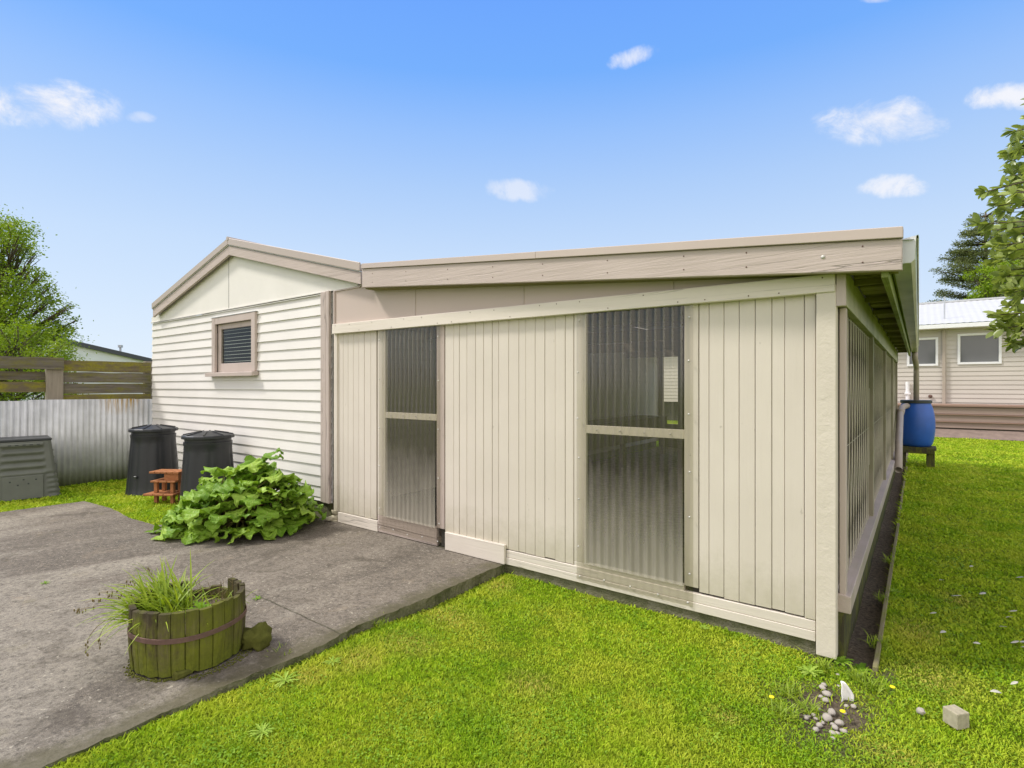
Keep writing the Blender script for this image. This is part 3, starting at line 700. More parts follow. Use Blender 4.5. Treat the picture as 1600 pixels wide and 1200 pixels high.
vboards([695.5,709,717.6,729.4,743,755.6,769,779,794.7,810.5,821.4,836,851,867.4,883,896],.175,2.26)
vboards([1092,1108,1131,1155,1180,1206,1226,1257],.178,2.22)
s=MB(); s.box(xat(527,3.73),-.5,3.768,3.775,.05,2.25)
# dark sarking behind the boards, leaving the two doorways open
s=MB()
for a,b in ((527,597),(690,908),(1076,1290)): s.box(xat(a,3.77),xat(b,3.77),3.768,3.780,.05,2.25)
s.build('wall_backing',M['dark'],sh,each=True)
s=MB(); s.box(xat(521.5,3.73),xat(526.7,3.73),3.728,3.77,.165,2.26); s.box(xat(1257.4,3.74),xat(1274.4,3.74),3.738,3.77,.172,2.22); s.build('edge_strip',M['cream_v'],sh,bevel=.003,each=True)
# corner post
s=MB(); x0=xat(1275,3.70); s.box(x0,Xc,3.700,3.79,-.02,2.20); s.build('corner_post',M['rough'],sh,bevel=.005)
# header
hx0,hx1=xat(518.5,3.69),xat(1305,3.69)
s=MB(); s.hexa([(hx0,3.69,HZL),(hx1,3.69,HZR),(hx1,3.743,HZR),(hx0,3.743,HZL),(hx0,3.69,HTL),(hx1,3.69,HTR),(hx1,3.743,HTR),(hx0,3.743,HTL)])
hd=s.build('header_beam',M['header'],sh,bevel=.004)
# infill sheets and battens above header
fxa_,fxb_=xat(565.5,3.58),xat(1410,3.58); A0_,A1_=zat(566,449,3.58),zat(1410,422,3.58)
s=MB(); px=[521,648,817.5,1053,1300]
for a,b in zip(px[:-1],px[1:]):
    xa_,xb_=xat(a,3.74)+.002,xat(b,3.74)-.002; ft=lambda x:A0_+(A1_-A0_)*(x-fxa_)/(fxb_-fxa_)+.06; s.prism([(xa_,2.19),(xb_,2.19),(xb_,ft(xb_)),(xa_,ft(xa_))],3.740,3.750)
s.build('infill_sheet',M['pink_flat'],sh,each=True)
s=MB()
for a in (648,817.5): s.box(xat(a-1,3.735),xat(a+1.2,3.735),3.734,3.7398,2.25,2.66)
s.box(xat(521,3.73),xat(523,3.73),3.725,3.739,HTL+.002,2.695); s.box(xat(521,3.73),-4.9,3.727,3.739,2.682,2.698)
s.build('cover_batten',M['pink_z'],sh,bevel=.002,each=True)
# fascia
YF=3.58
fxa,fxb=xat(565.5,YF),xat(1410,YF)
def fz(px,py): return zat(px,py,YF)
A0,A1=fz(566,449),fz(1410,422); B0,B1=fz(566,420),fz(1410,372.5); C0,C1=fz(566,411.8),fz(1410,354)
s=MB(); s.hexa([(fxa,YF,A0),(fxb,YF,A1),(fxb,YF+.045,A1),(fxa,YF+.045,A0),(fxa,YF,B0),(fxb,YF,B1),(fxb,YF+.045,B1),(fxa,YF+.045,B0)])
fas=s.build('fascia_board',M['pink_x'],sh,bevel=.004)
s=MB(); s.ball((xat(1286,YF),YF,fz(1286,401.5)),.012,10,(1,.5,1)); 
s.build('bolt',M['screw'],fas,smooth=True)
s=MB(); s.hexa([(fxa,YF+.046,A0-.012),(fxb-.02,YF+.046,A1+.01),(fxb-.02,3.739,A1+.01),(fxa,3.739,A0-.012),(fxa,YF+.046,A0+.05),(fxb-.02,YF+.046,A1+.05),(fxb-.02,3.739,A1+.05),(fxa,3.739,A0+.05)])
s.build('soffit_strip',M['rafter'],sh)
s=MB(); xm=xat(836,YF-.02); mm=lambda x,a,b:a+(b-a)*(x-fxa)/(fxb-fxa)
for a,b,dy in ((fxa,xm,0),(xm,fxb+.004,-.003)):
    s.hexa([(a,YF-.016+dy,mm(a,B0,B1)),(b,YF-.016+dy,mm(b,B0,B1)),(b,YF+.03,mm(b,B0,B1)+.003),(a,YF+.03,mm(a,B0,B1)+.003),(a,YF-.010+dy,mm(a,C0,C1)),(b,YF-.010+dy,mm(b,C0,C1)),(b,YF+.08,mm(b,C0,C1)-.003),(a,YF+.08,mm(a,C0,C1)-.003)])
s.build('roof_flashing',M['pink_metal'],sh,bevel=.004)
# roof sheet, corrugated
def rz(x): return C0-.03+(C1-.03-(C0-.03))*(x-fxa)/(fxb-fxa)
m=MB(); yy=3.66; vs=[];fs=[];k=0
while yy<13.72:
    dz=.008*math.sin(2*math.pi*yy/.076); vs+=[(fxa,yy,rz(fxa)+dz-.03),(fxb+.05,yy,rz(fxb+.05)+dz-.03)]
    if k: fs.append((2*k-2,2*k-1,2*k+1,2*k))
    k+=1; yy+=.019
m.add(vs,fs); m.build('roof',M['whitemetal'],sh,smooth=True)
# lower boards
xk=xat(791,3.74); s=MB(); xr=xat(1274.4,3.74)
s.box(xk+.004,xr,3.732,3.77,.044,.105); s.box(xk+.004,xr,3.736,3.77,.1065,.168)
s.box(xat(527,3.73),xat(589,3.73),3.735,3.77,.044,.16)
s.build('bottom_board',M['cream_x'],sh,bevel=.003,each=True)
s=MB(); s.box(xat(695.8,3.72),xk,3.712,3.744,.044,.213); s.build('plinth_board',M['cream_x'],sh,bevel=.004)
s=MB(); s.box(-2.88,-.505,3.755,3.9,-.2,.042); s.box(-5.42,-2.88,3.765,3.9,-.1,.038); s.box(-.5,-.40,3.8,13.6,-.2,.30); s.build('foundation',M['found'],sh,each=True)
# doors
def door(jl,gl,gr,jr,zb,zt,r0,r1,nscr,pinkr,lab):
    y=3.742; m=MB(); xl0,xl1,xr0,xr1=[xat(p,y) for p in (jl,gl,gr,jr)]
    d=thing('door',lab and '',None,((xl0+xr1)/2,3.75,0)) if False else None
    m.box(xl0,xl1,y,y+.03,zb-.0,2.24)
    f=m.build('door',M['cream_v'] ,sh,bevel=.003,label=lab)
    m=MB(); m.box(xr0,xr1,y,y+.03,zb,2.24); m.build('jamb',M['pink_z'] if pinkr else M['cream_v'],f,bevel=.003)
    m=MB(); m.box(xl0,xr0,y+.004,y+.03,.046,.12); m.box(xl0,xr0,y+.0,y+.032,.122,zb-.001); m.box(xl1,xr0,y-.002,y+.05,zb-.012,zb); m.build('bottom_rail',M['pink_x'] if pinkr else M['cream_x'],f,bevel=.003)
    m=MB(); m.box(xl1,xr0,y+.002,y+.03,r0,r1); m.build('mid_rail',M['rough'],f,bevel=.002)
    # clear sheet lapping both jambs
    xa,xb=(xl0+xl1)/2-.02,(xr0+xr1)/2+.02; nn=int((xb-xa)/.0075); vs=[];fs=[];opn=[]
    for k in range(nn+1):
        xx=xa+(xb-xa)*k/nn; ph=2*math.pi*(xx-xa)/.0635; dy=-.0042*math.sin(ph)
        vs+=[(xx,y-.0175+dy,z_) for z_ in (.075,zb-.004,zb+.004,.8,HZL+.02)]; ok_=1. if xl1<xx<xr0 else 0.; opn+=[0,0,ok_,ok_,ok_]
        if k: b=5*k; fs+=[(b-5+q,b+q,b+1+q,b-4+q) for q in range(4)]
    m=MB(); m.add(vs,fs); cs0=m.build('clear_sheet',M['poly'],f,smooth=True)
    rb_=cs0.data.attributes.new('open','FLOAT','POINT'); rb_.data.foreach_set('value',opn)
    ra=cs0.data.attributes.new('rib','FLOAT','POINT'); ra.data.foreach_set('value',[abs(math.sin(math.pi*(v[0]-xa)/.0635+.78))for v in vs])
    m=MB(); 
    for k in range(nscr):
        for xx in ((xl0+xl1)/2,(xr0+xr1)/2): m.ball((xx+random.uniform(-.01,.01),y-.024,.3+(2.1-.3)*k/(nscr-1)+random.uniform(-.05,.05)),.008,8,(1,.6,1))
    for k in range(4): m.ball((xl1+(xr0-xl1)*(k+.5)/4,y-.006,(r0+r1)/2+random.uniform(-.005,.005)),.007,8,(1,.6,1))
    for k in range(5): m.ball((xl0+(xr1-xl0)*(k+.3)/4.6,y-.024,.105+random.uniform(-.01,.01)),.008,8,(1,.6,1))
    m.build('screw',M['screw'],f,smooth=True,each=True)
    return f
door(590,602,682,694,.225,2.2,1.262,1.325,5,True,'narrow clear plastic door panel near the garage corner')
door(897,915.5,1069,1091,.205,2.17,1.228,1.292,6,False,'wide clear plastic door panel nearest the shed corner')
# interior: floor, studs, bench, rear wall with opening
s=MB(); s.box(-5.38,-.5,3.9,13.6,-.05,.03); s.build('floor',M['soil'],sh)
s=MB(); s.box(-2.6,-.45,13.5,13.6,0,2.6); s.box(-5.4,-3.95,13.5,13.6,0,.62); s.box(-3.95,-2.6,13.5,13.6,0,2.6); s.box(-5.4,-5.3,13.5,13.6,.62,2.8); s.box(-5.3,-3.95,13.5,13.6,2.35,2.8)
s.build('rear_wall',M['inner'],sh)
s=MB()
for y_ in (5.2,7.3,9.4,11.5):
    s.box(-5.38,-.42,y_,y_+.05,2.24,2.40)
    s.bar((-5.38,y_+.025,2.60),(-.45,y_+.025,2.38),.05,.1)
s.box(-2.9,-2.8,8,8.1,.03,2.3)
s.build('rafter',M['inner'],sh,each=True)
# bench inside against garage wall
bn=thing('workbench','long bare timber bench against the inside wall behind the clear door','bench',(-5,8,.03))
s=MB(); 
for k in range(3): s.box(-5.38+.24*k,-5.16+.24*k,5.6,12.2,.86,.90)
s.build('bench_top',M['inner'],bn)
s=MB(); s.box(-4.70,-4.68,5.6,12.2,.45,.86); s.build('apron',M['inner'],bn)
for y_ in (5.7,7.9,10.0,12.1):
    s=MB(); s.box(-4.8,-4.71,y_-.045,y_+.045,.03,.86); s.build('leg',M['inner'],bn)
# side wall: posts, mesh, sill, beam
posts=[3.82,6.30,8.80,11.30,13.55]
s=MB(); s.box(-.385,-.350,3.80,3.875,.33,2.07); s.build('mesh_trim',M['pink_z'],sh,bevel=.003)
for y_ in posts[1:]:
    s=MB(); s.box(-.43,-.352,y_-.045,y_+.045,.33,2.075); s.build('side_post',M['green_z'],sh,bevel=.004)
s=MB(); s.box(-.44,-.40,3.795,3.88,.3,2.07); s.build('side_post',M['green_z'],sh)
for a,b in zip(posts[:-1],posts[1:]):
    a+=.05 if a>4 else .06; b-=.046
    s=MB(); s.add([(-.405,a,.345),(-.405,b,.345),(-.405,b,2.07),(-.405,a,2.07)],[(0,1,2,3)]); s.build('shade_cloth',M['cloth'],sh)
    # twisted wire netting
    # diamond netting: two crossing sets of leaning strands, each twisted slightly
    vs=[];fs=[]; w_=.0026; z0_,z1_=.345,2.07
    for sg in (1,-1):
        yv=a-.5
        while yv<b+.5:
            n_=14; L=[]
            for j in range(n_+1):
                t=j/n_; L.append((yv+sg*.28*(t-.5)+random.uniform(-.004,.004),z0_+(z1_-z0_)*t))
            for (p,q_) in zip(L[:-1],L[1:]):
                if min(p[0],q_[0])<a or max(p[0],q_[0])>b: continue
                n0=len(vs); vs+=[(-.384,p[0]-w_,p[1]),(-.384,p[0]+w_,p[1]),(-.384,q_[0]+w_,q_[1]),(-.384,q_[0]-w_,q_[1])]; fs.append((n0,n0+1,n0+2,n0+3))
                n0=len(vs); vs+=[(-.384-w_,p[0],p[1]),(-.384+w_,p[0],p[1]),(-.384+w_,q_[0],q_[1]),(-.384-w_,q_[0],q_[1])]; fs.append((n0,n0+1,n0+2,n0+3))
            yv+=.20
    for zq in (.36,1.2,2.055):
        n0=len(vs); vs+=[(-.384,a,zq-.002),(-.384,b,zq-.002),(-.384,b,zq+.002),(-.384,a,zq+.002)]; fs.append((n0,n0+1,n0+2,n0+3))
    np_mesh('wire_netting',np.array(vs),np.array(fs),M['wire'],sh)
s=MB(); s.hexa([(-.44,3.79,.235),(-.325,3.79,.235),(-.325,13.6,.235),(-.44,13.6,.235),(-.44,3.79,.352),(-.325,3.79,.338),(-.325,13.6,.338),(-.44,13.6,.352)]); s.build('sill_board',M['pink_y'],sh,bevel=.004)
s=MB(); s.box(-.40,-.36,3.80,13.6,-.1,.232); s.build('skirting_board',M['standwood'],sh)
s=MB()
for k in range(22):
    x_=hx0+.06+(hx1-hx0-.12)*k/21+random.uniform(-.05,.05); zc_=hz(x_,(HZL+HTL)/2,(HZR+HTR)/2); s.ball((min(x_,hx1-.02),3.688,zc_+random.choice((-.035,.035))),.0045,6,(1,.5,1))
s.build('nail',M['hoop'],hd,each=True)
s=MB()
for k in range(9):
    x_=fxa+.15+(fxb-fxa-.3)*k/8+random.uniform(-.15,.15); mz=mm(x_,A0,A1)
    for q in (.05,.14): s.ball((min(x_,fxb-.05),YF-.001,mz+q),.005,6,(1,.5,1))
s.build('nail',M['hoop'],fas,each=True)
bx0,bx1=xat(1306.5,3.70),xat(1322,3.70)
s=MB(); s.box(bx0,bx1,3.70,3.72,2.07,2.30); s.build('beam_end',M['pink_z'],sh,bevel=.003)
s=MB(); s.box(bx0,bx1-.002,3.721,13.6,2.075,2.295); s.build('side_beam',M['green_y'],sh,bevel=.003)
# eave underside
s=MB(); 
yy=3.75
while yy<13.6:
    wv=random.uniform(.14,.2); s.box(bx1,-.15,yy,yy+wv-.006,2.300+random.uniform(0,.004),2.315); yy+=wv if random.random()<.6 else wv+.25
s.build('soffit_board',M['soffit'],sh,each=True)
s=MB(); yy=4.2
while yy<13.6: s.box(bx1,-.170,yy,yy+.045,2.262,2.299); yy+=.9
s.box(bx1,-.10,3.66,13.6,2.318,2.33)
s.build('eave_framing',M['rafter'],sh,each=True)
s=MB(); s.box(-.168,-.135,3.63,13.6,2.20,2.335); s.build('eave_fascia',M['green_eave'],sh,bevel=.003)
# gutter: open box with rolled outer lip
prof=[(-.128,2.40),(-.128,2.29),(-.115,2.275),(-.035,2.275),(-.018,2.292),(-.012,2.42),(-.003,2.425),(.0,2.41),(-.006,2.40)]
s=MB(); vs=[];fs=[]; n_=len(prof)
for yv in (3.68,13.62):
    vs+=[(p[0],yv,p[1]) for p in prof]
fs=[(i,i+1,i+1+n_,i+n_) for i in range(n_-1)]
s.add(vs,fs); g_=s.build('gutter',M['gutter'],sh); sm=g_.modifiers.new('s','SOLIDIFY'); sm.thickness=.002
s=MB(); s.prism([(-.128,2.40),(-.128,2.29),(-.115,2.275),(-.035,2.275),(-.018,2.292),(-.012,2.42)],3.672,3.68); s.build('end_cap',M['whitemetal'],g_)
s=MB(); s.tube([(-.065,13.45,2.28),(-.065,13.45,2.15),(-.045,13.9,2.0),(-.045,13.97,1.9),(-.045,13.97,1.0)],[.05]*5,12); s.build('downpipe',M['pipe'],sh,smooth=True)

# ================= blue rain drum =================
DC=(-.05,13.95,.0); 
dr=thing('rain_barrel','bright blue plastic rain barrel standing on a dark timber stand','barrel',(DC[0],DC[1],.36))
prof=[(.21,0),(.245,.012),(.275,.06),(.30,.17),(.315,.32),(.318,.45),(.312,.58),(.30,.68),(.28,.78),(.255,.85),(.245,.885),(.245,.91)]
s=MB(); s.lathe(prof,40,(DC[0],DC[1],.36)); s.build('body',M['blue'],dr,smooth=True)
s=MB(); s.lathe([(.245,.885),(.268,.89),(.268,.945),(.25,.95),(.05,.945)],40,(DC[0],DC[1],.36)); s.build('lid',M['dark_plastic'],dr,bevel=.004)
s=MB(); p0=Vector((DC[0]-.17,DC[1]-.30,1.19))
s.tube([p0+Vector((.03,.09,0)),p0,p0+Vector((-.05,-.08,-.03)),p0+Vector((-.08,-.35,-.16)),(-.29,12.0,.62),(-.27,10.9,.22)],.052,14,False)
s.tube([p0+Vector((-.065,-.2,-.08)),p0+Vector((-.075,-.30,-.14))],.06,14)
op=s.build('overflow_pipe',M['pipe'],dr,smooth=True); sm=op.modifiers.new('s','SOLIDIFY'); sm.thickness=-.004
st=thing('barrel_stand','low dark mossy timber stand carrying the blue barrel','stand',(DC[0],DC[1],-.04))
s=MB()
for k in range(4): s.box(DC[0]-.33,DC[0]+.33,DC[1]-.30+.15*k,DC[1]-.16+.15*k,.31,.355,.004)
s.build('top_slat',M['standwood'],st,bevel=.004)
s=MB(); s.box(DC[0]-.30,DC[0]+.30,DC[1]-.31,DC[1]-.27,.235,.308); s.build('cross_rail',M['standwood'],st,bevel=.004)
for sx in (-1,1):
    for sy in (-1,1):
        s=MB(); cx_=DC[0]+sx*.25; cy_=DC[1]+sy*.22
        s.box(cx_-.05,cx_+.05,cy_-.04,cy_+.04,-.06,.308,.006); s.box(cx_-sx*.05-.03,cx_-sx*.05+.03,cy_-.05,cy_-.041,-.05,.2,.005); s.build('leg',M['standwood'],st,bevel=.005)
# trench edging and soil
s=MB(); yy=3.74
while yy<13.4:
    L=random.uniform(1.6,2.4); xx=-.205+random.uniform(-.008,.008); tp=-.01+random.uniform(-.015,.01)
    s.hexa([(xx-.012,yy,-.15),(xx+.014,yy,-.15),(xx+.018,yy+L,-.15),(xx-.008,yy+L,-.15),(xx-.012,yy,tp),(xx+.014,yy,tp),(xx+.018,yy+L,tp+.01),(xx-.008,yy+L,tp+.01)]); yy+=L+.02
o=s.build('garden_edging',M['edging'],bevel=.004); tag(o,'thin weathered timber edging strip along the drain channel beside the shed','edging')

# ================= corrugated and timber fence =================
fe=thing('iron_fence','grey corrugated iron fence with mossy foot left of the garage','fence',(-10.75,1,0))
def corr(name,y0,y1,x,zb,zt,mat,parent,off=0):
    n_=int((y1-y0)/.0095); vs=[];fs=[]
    for k in range(n_+1):
        yv=y0+(y1-y0)*k/n_; dx=.011*math.sin(2*math.pi*yv/.0765)
        vs+=[(x+off+dx,yv,zb),(x+off+dx+.004*math.sin(yv*3),yv,(zb+zt)/2),(x+off+dx,yv,zt+.006*math.sin(yv*1.3))]
        if k: b=3*k; fs+=[(b-3,b-2,b+1,b),(b-2,b-1,b+2,b+1)]
    m=MB(); m.add(vs,fs); o=m.build(name,mat,parent,smooth=True); sm=o.modifiers.new('s','SOLIDIFY'); sm.thickness=.002; return o
yb=[-1.6,.0,.92,2.12,2.80,3.48,3.78]
for i,(a,b) in enumerate(zip(yb[:-1],yb[1:])): corr('iron_sheet',a,b+.03,-10.75,-.02,1.38+random.uniform(-.01,.008),M['corr'],fe,.006*(i%2))
tf=thing('timber_fence','weathered moss covered timber board fence rising behind the corrugated iron','fence',(-10.85,1,0))
ypl,ypr=-10.83*ray(72)[1]/ray(72)[0],-10.83*ray(98)[1]/ray(98)[0]
s=MB(); s.box(-10.90,-10.80,ypl,ypr,0,2.03,.004); s.build('post',M['fencepost'],tf,bevel=.006)
s=MB(); s.box(-10.96,-10.86,3.7,3.85,0,2.03,.004); s.build('post',M['fencepost'],tf,bevel=.006)
s=MB(); s.box(-10.90,-10.80,-.6,-.45,0,2.03,.004); s.build('post',M['fencepost'],tf,bevel=.006)
def rail(y0,y1,z0,z1,x,mat):
    # long board with a slightly wavy, split edge
    n_=int((y1-y0)/.06); vs=[];fs=[]
    for k in range(n_+1):
        yv=y0+(y1-y0)*k/n_; a=.007*mnoise.noise(Vector((yv*2,z0*7,1))); b=.010*mnoise.noise(Vector((yv*2.7,z1*7,5))); c=.004*mnoise.noise(Vector((yv*6,z1,9)))
        vs+=[(x-.02,yv,z0+a),(x+.02+c,yv,z0+a),(x+.02+c,yv,z1+b),(x-.02,yv,z1+b)]
        if k:
            q0=4*(k-1); q1=4*k
            for e in range(4): e2=(e+1)%4; fs.append((q0+e,q0+e2,q1+e2,q1+e))
    fs+=[(3,2,1,0),(4*n_,4*n_+1,4*n_+2,4*n_+3)]
    m=MB(); m.add(vs,fs); return m.build('rail',mat,tf)
for (a,b) in ((2.01,1.832),(1.822,1.652),(1.642,1.474),(1.462,1.31)): rail(ypr-.04 if a<1.99 else ypr+.0,3.78,b,a,-10.86,M['fencemossy'] if a in (2.01,1.462) else M['fencewood'])
rail(-1.6,ypr+.0,1.86,2.04,-10.775,M['fencewood']); rail(-1.6,ypl,1.69,1.82,-10.90,M['fencewood']); rail(-1.6,ypl,1.51,1.665,-10.86,M['fencemossy'])
# ================= right house =================
YH=24.0
ho=thing('house','beige weatherboard house with white windows and pale metal roof behind the lawn','house',(0,26,0))
hw=MB(); zc=3.62; P=.152
wins=[(xat(1417,YH),xat(1466,YH),2.30,3.30),(xat(1496,YH),xat(1565,YH),2.33,3.38)]
while zc>.98:
    z0=zc-P; cuts=sorted([(a,b,c,d) for a,b,c,d in wins if z0<d-.03 and zc>c+.03]); x=-14.
    for a,b,c,d in cuts: board(hw,x,a,z0,P,YH); x=b
    board(hw,x,9,z0,P,YH); zc=z0
for a,b,c,d in wins:
    zc=3.62
    while zc>.98:
        z0=zc-P
        if z0<d-.03 and zc>c+.03:
            if z0<c: board(hw,a,b,z0,P,YH,(z0,c+.01))
            if zc>d: board(hw,a,b,z0,P,YH,(d-.01,zc))
        zc=z0
hw.build('weatherboards',M['housewall'],ho)
s=MB(); s.box(-14,9,YH+.25,YH+.3,0,3.6); s.build('inner_wall',M['dark'],ho)
for a,b,c,d in wins:
    s=MB(); e=.075
    for bx in ((a,a+e,c,d),(b-e,b,c,d),(a+e,b-e,c,c+e),(a+e,b-e,d-e,d)): s.box(bx[0],bx[1],YH-.05,YH+.02,bx[2],bx[3])
    f=s.build('window',M['housewhite'],ho,bevel=.005)
    s=MB(); s.box(a+e,b-e,YH-.01,YH-.005,c+e,d-e); s.build('pane',M['houseglass'],f)
s=MB(); s.box(xat(1472,YH-.1),xat(1477.5,YH-.1),YH-.11,YH-.03,.96,3.6); s.build('downpipe',M['pipe'],ho,bevel=.01)
s=MB(); a=at(1418,600,19.2); s.tube([(a.x,YH-.12,.9),(a.x,YH-.12,1.75)],.06,8); s.box(a.x-.09,a.x+.09,YH-.2,YH-.05,1.3,1.36); s.build('tap_pipe',M['housewhite'],ho)
a=at(1454,619.5,18.5); s=MB(); s.ball((a.x,YH-.05,a.z),.06,8); s.build('garden_tap',M['hoop'],ho)
s=MB(); s.box(-14,9,YH-.5,YH-.44,3.56,3.70); s.box(-14,9,YH-.44,YH,3.56,3.58); s.build('gutter',M['housewhite'],ho,bevel=.01)
s=MB(); vs=[];fs=[];k=0; x=-14.; RZ_=5.0; RY=28.2
while x<7.5:
    dz=.006*math.sin(2*math.pi*x/.19); vs+=[(x,YH-.5,3.72+dz),(x,RY,RZ_+dz)]
    if k: fs.append((2*k-2,2*k-1,2*k+1,2*k))
    k+=1; x+=.0475
s.add(vs,fs); s.box(-14,7.5,RY-.12,RY+.12,RZ_-.02,RZ_+.05); s.build('roof',M['houseroof'],ho)
a=at(1475,500,19.4); s=MB(); s.tube([(a.x,YH+.4,3.9),(a.x,YH+.4,4.75)],.025,6); s.build('vent_pipe',M['antenna'],ho)
s=MB(); s.add([(-14,RY,RZ_),(7.5,RY,RZ_),(7.5,32.6,3.7),(-14,32.6,3.7)],[(0,1,2,3)]); s.box(-14,-13.9,YH,32,0,3.6); s.build('rear_roof',M['whitemetal'],ho)
dk=thing('deck','low brown timber deck with horizontal skirting boards in front of the beige house','deck',(2,22.6,0))
YD=22.4
s=MB(); s.box(-8,9,YD-.04,YH-.06,.93,.99); s.build('deck_top',M['deck'],dk,bevel=.005)
s=MB()
for a,b in ((.70,.915),(.46,.665),(.25,.43)): s.box(-8,9,YD+.02,YD+.06,a,b,.003)
s.build('skirting_board',M['deckface'],dk,bevel=.005,each=True)
s=MB()
for a in (.665,.43): s.box(-8,9,YD-.03,YD+.02,a+.002,a+.03)
s.build('step_nosing',M['deck'],dk,each=True)
s=MB(); s.box(-8,9,YD+.07,YD+.1,-.1,.9); s.build('backing',M['dark'],dk)
s=MB(); s.add([(-8,YD-.5,-.03),(9,YD-.5,-.03),(9,YD+.08,.22),(-8,YD+.08,.22)],[(0,1,2,3)]); s.build('gravel_border',M['soilpink'],kind='structure')
# ================= neighbour left =================
nb=thing('neighbour_shed','distant pale gabled building with dark roof edge behind the board fence','building',(-27,6,0))
XN=-26; zA=zat; 
def nz_(px,py):
    t=XN/ray(px)[0]; return t*ray(px)[1],CH+(HY-py)/FPX*t
(ya,za),(yb_,zb2)=nz_(108,531),nz_(238,561)
sl2=(zb2-za)/(yb_-ya); yap=3.2; zap=za+sl2*(yap-ya)
s=MB(); s.prism([(yap-6,0),(yb_+1.2,0),(yb_+1.2,zb2+sl2*1.2-.05),(yap,zap-.05),(yap-6,zap+sl2*6-.05)],XN,XN-.1,'x'); s.build('gable_wall',M['nbwall'],nb)
s=MB(); s.prism([(yap,zap-.17),(yb_+1.5,zb2+sl2*1.5-.17),(yb_+1.5,zb2+sl2*1.5),(yap,zap)],XN+.15,XN+.05,'x'); s.build('barge_board',M['darkroof'],nb)
s=MB(); s.prism([(yap,zap-.04),(yb_+1.5,zb2+sl2*1.5-.04),(yb_+1.5,zb2+sl2*1.5),(yap,zap)],XN+.05,XN-12,'x'); s.prism([(yap-6,zap+sl2*6),(yap,zap-.04),(yap,zap),(yap-6,zap+sl2*6+.04)],XN+.05,XN-12,'x'); s.build('roof',M['darkroof'],nb)
yt,zt_=nz_(195,546); s=MB(); s.tube([(XN-.5,yt,zt_-.3),(XN-.5,yt,zt_+.12)],.04,8); s.lathe([(.09,.1),(.09,.2)],8,(XN-.5,yt,zt_)); s.build('flue',M['antenna'],nb)

# ================= compost bins =================
def round_bin(loc,rz,lab):
    t=thing('compost_bin',lab,'compost bin',loc,rz,'black compost bins by the garage wall')
    NS=12
    def ribs(a,z):
        # scalloped panels fading out towards the collar
        f=max(0,min(1,(.80-z)/.06)); p=abs(math.sin(a*NS/2)); return 1-.035*f*(1-p**.6)
    prof=[(.355,0),(.345,.03)]+[(.34-.058*k/10,.03+.078*k) for k in range(1,11)]+[(.288,.83),(.288,.865),(.275,.87),(.275,.91)]
    m=MB(); m.lathe(prof,96,(loc[0],loc[1],loc[2]),ribs); b=m.build('body',M['black_plastic'],t,smooth=True)
    md=b.modifiers.new('e','EDGE_SPLIT'); md.split_angle=R(35)
    m=MB(); m.lathe([(.292,.905),(.315,.91),(.315,.945),(.30,.955),(.10,.995),(.06,1.0)],16,(loc[0],loc[1],loc[2])); l=m.build('lid',M['black_plastic'],t,bevel=.005)
    m=MB()
    for k in range(8):
        a=k*math.pi/4; c,s_=math.cos(a),math.sin(a); m.bar((loc[0]+.09*c,loc[1]+.09*s_,loc[2]+1.0),(loc[0]+.295*c,loc[1]+.295*s_,loc[2]+.96),.012,.012)
    m.build('lid_rib',M['black_plastic'],l,each=True)
    m=MB(); a=R(-60); c,s_=math.cos(a),math.sin(a); m.bar((loc[0]+.325*c,loc[1]+.325*s_,loc[2]+.27),(loc[0]+.345*c,loc[1]+.345*s_,loc[2]+.27),.04,.04); m.build('latch',M['dark_plastic'],t,bevel=.006)
    return t
def rel(px,d,z=.03):
    rx,ry=ray(px); return (rx*d,ry*d,z)
round_bin(rel(240,8.05,.02),0,'taller looking black plastic compost bin standing beside the corrugated fence')
round_bin(rel(325.5,7.2,.0),R(11),'black plastic compost bin half hidden behind the rhubarb, against the weatherboards')
# grey square bin
C0_=Vector((-10.30,1.96,.02)); gb=thing('square_compost_bin','grey green ribbed plastic compost bin with low hatch at the left edge','compost bin',C0_)
rot=Matrix.Rotation(R(-8),3,'Z')
def gp(x,y,z): v=rot@Vector((x,y,z)); return (C0_.x+v.x,C0_.y+v.y,C0_.z+v.z)
# tapered shell, front faces +x, wavy horizontal ribs between corner columns
m=MB(); nzb=44; nyb=40; Ht=.80
def half(z): return .40-.10*z/Ht
def frontx(y,z):
    h=half(z); e=abs(y)/h; d=0
    if e<.70 and z>.33 and z<.72: d=.016*math.sin((z-.33)*2*math.pi/.098)*min(1,(.70-e)*14)
    if .70<=e<.92 and z<.4: d=.008*math.sin(z*2*math.pi/.07)
    if e>.90: d=-.03*(e-.90)/.10
    if e<.70 and z>=.72: d=.006
    return h+d
for side in range(4):
    vs=[];fs=[]; ang=Matrix.Rotation(R(90)*side,3,'Z')
    for i in range(nzb+1):
        z=Ht*i/nzb
        for j in range(nyb+1):
            y=-half(z)+2*half(z)*j/nyb
            if j in(0,nyb): xx=half(z)-.03; y*=.965
            else: xx=frontx(y,z)
            v=ang@Vector((xx,y,z)); vs.append(gp(v.x,v.y,v.z))
    for i in range(nzb):
        for j in range(nyb):
            b=i*(nyb+1)+j; fs.append((b,b+1,b+nyb+2,b+nyb+1))
    m.add(vs,fs)
m.build('body',M['grey_plastic'],gb,smooth=True)
m=MB(); hh=half(Ht)
def gbox(mb,x0,x1,y0,y1,z0,z1):
    mb.hexa([gp(x0,y0,z0),gp(x1,y0,z0),gp(x1,y1,z0),gp(x0,y1,z0),gp(x0,y0,z1),gp(x1,y0,z1),gp(x1,y1,z1),gp(x0,y1,z1)])
gbox(m,-hh-.01,hh-.02,-hh-.01,hh+.01,.80,.835); m.build('lid',M['dark_plastic'],gb,bevel=.008)
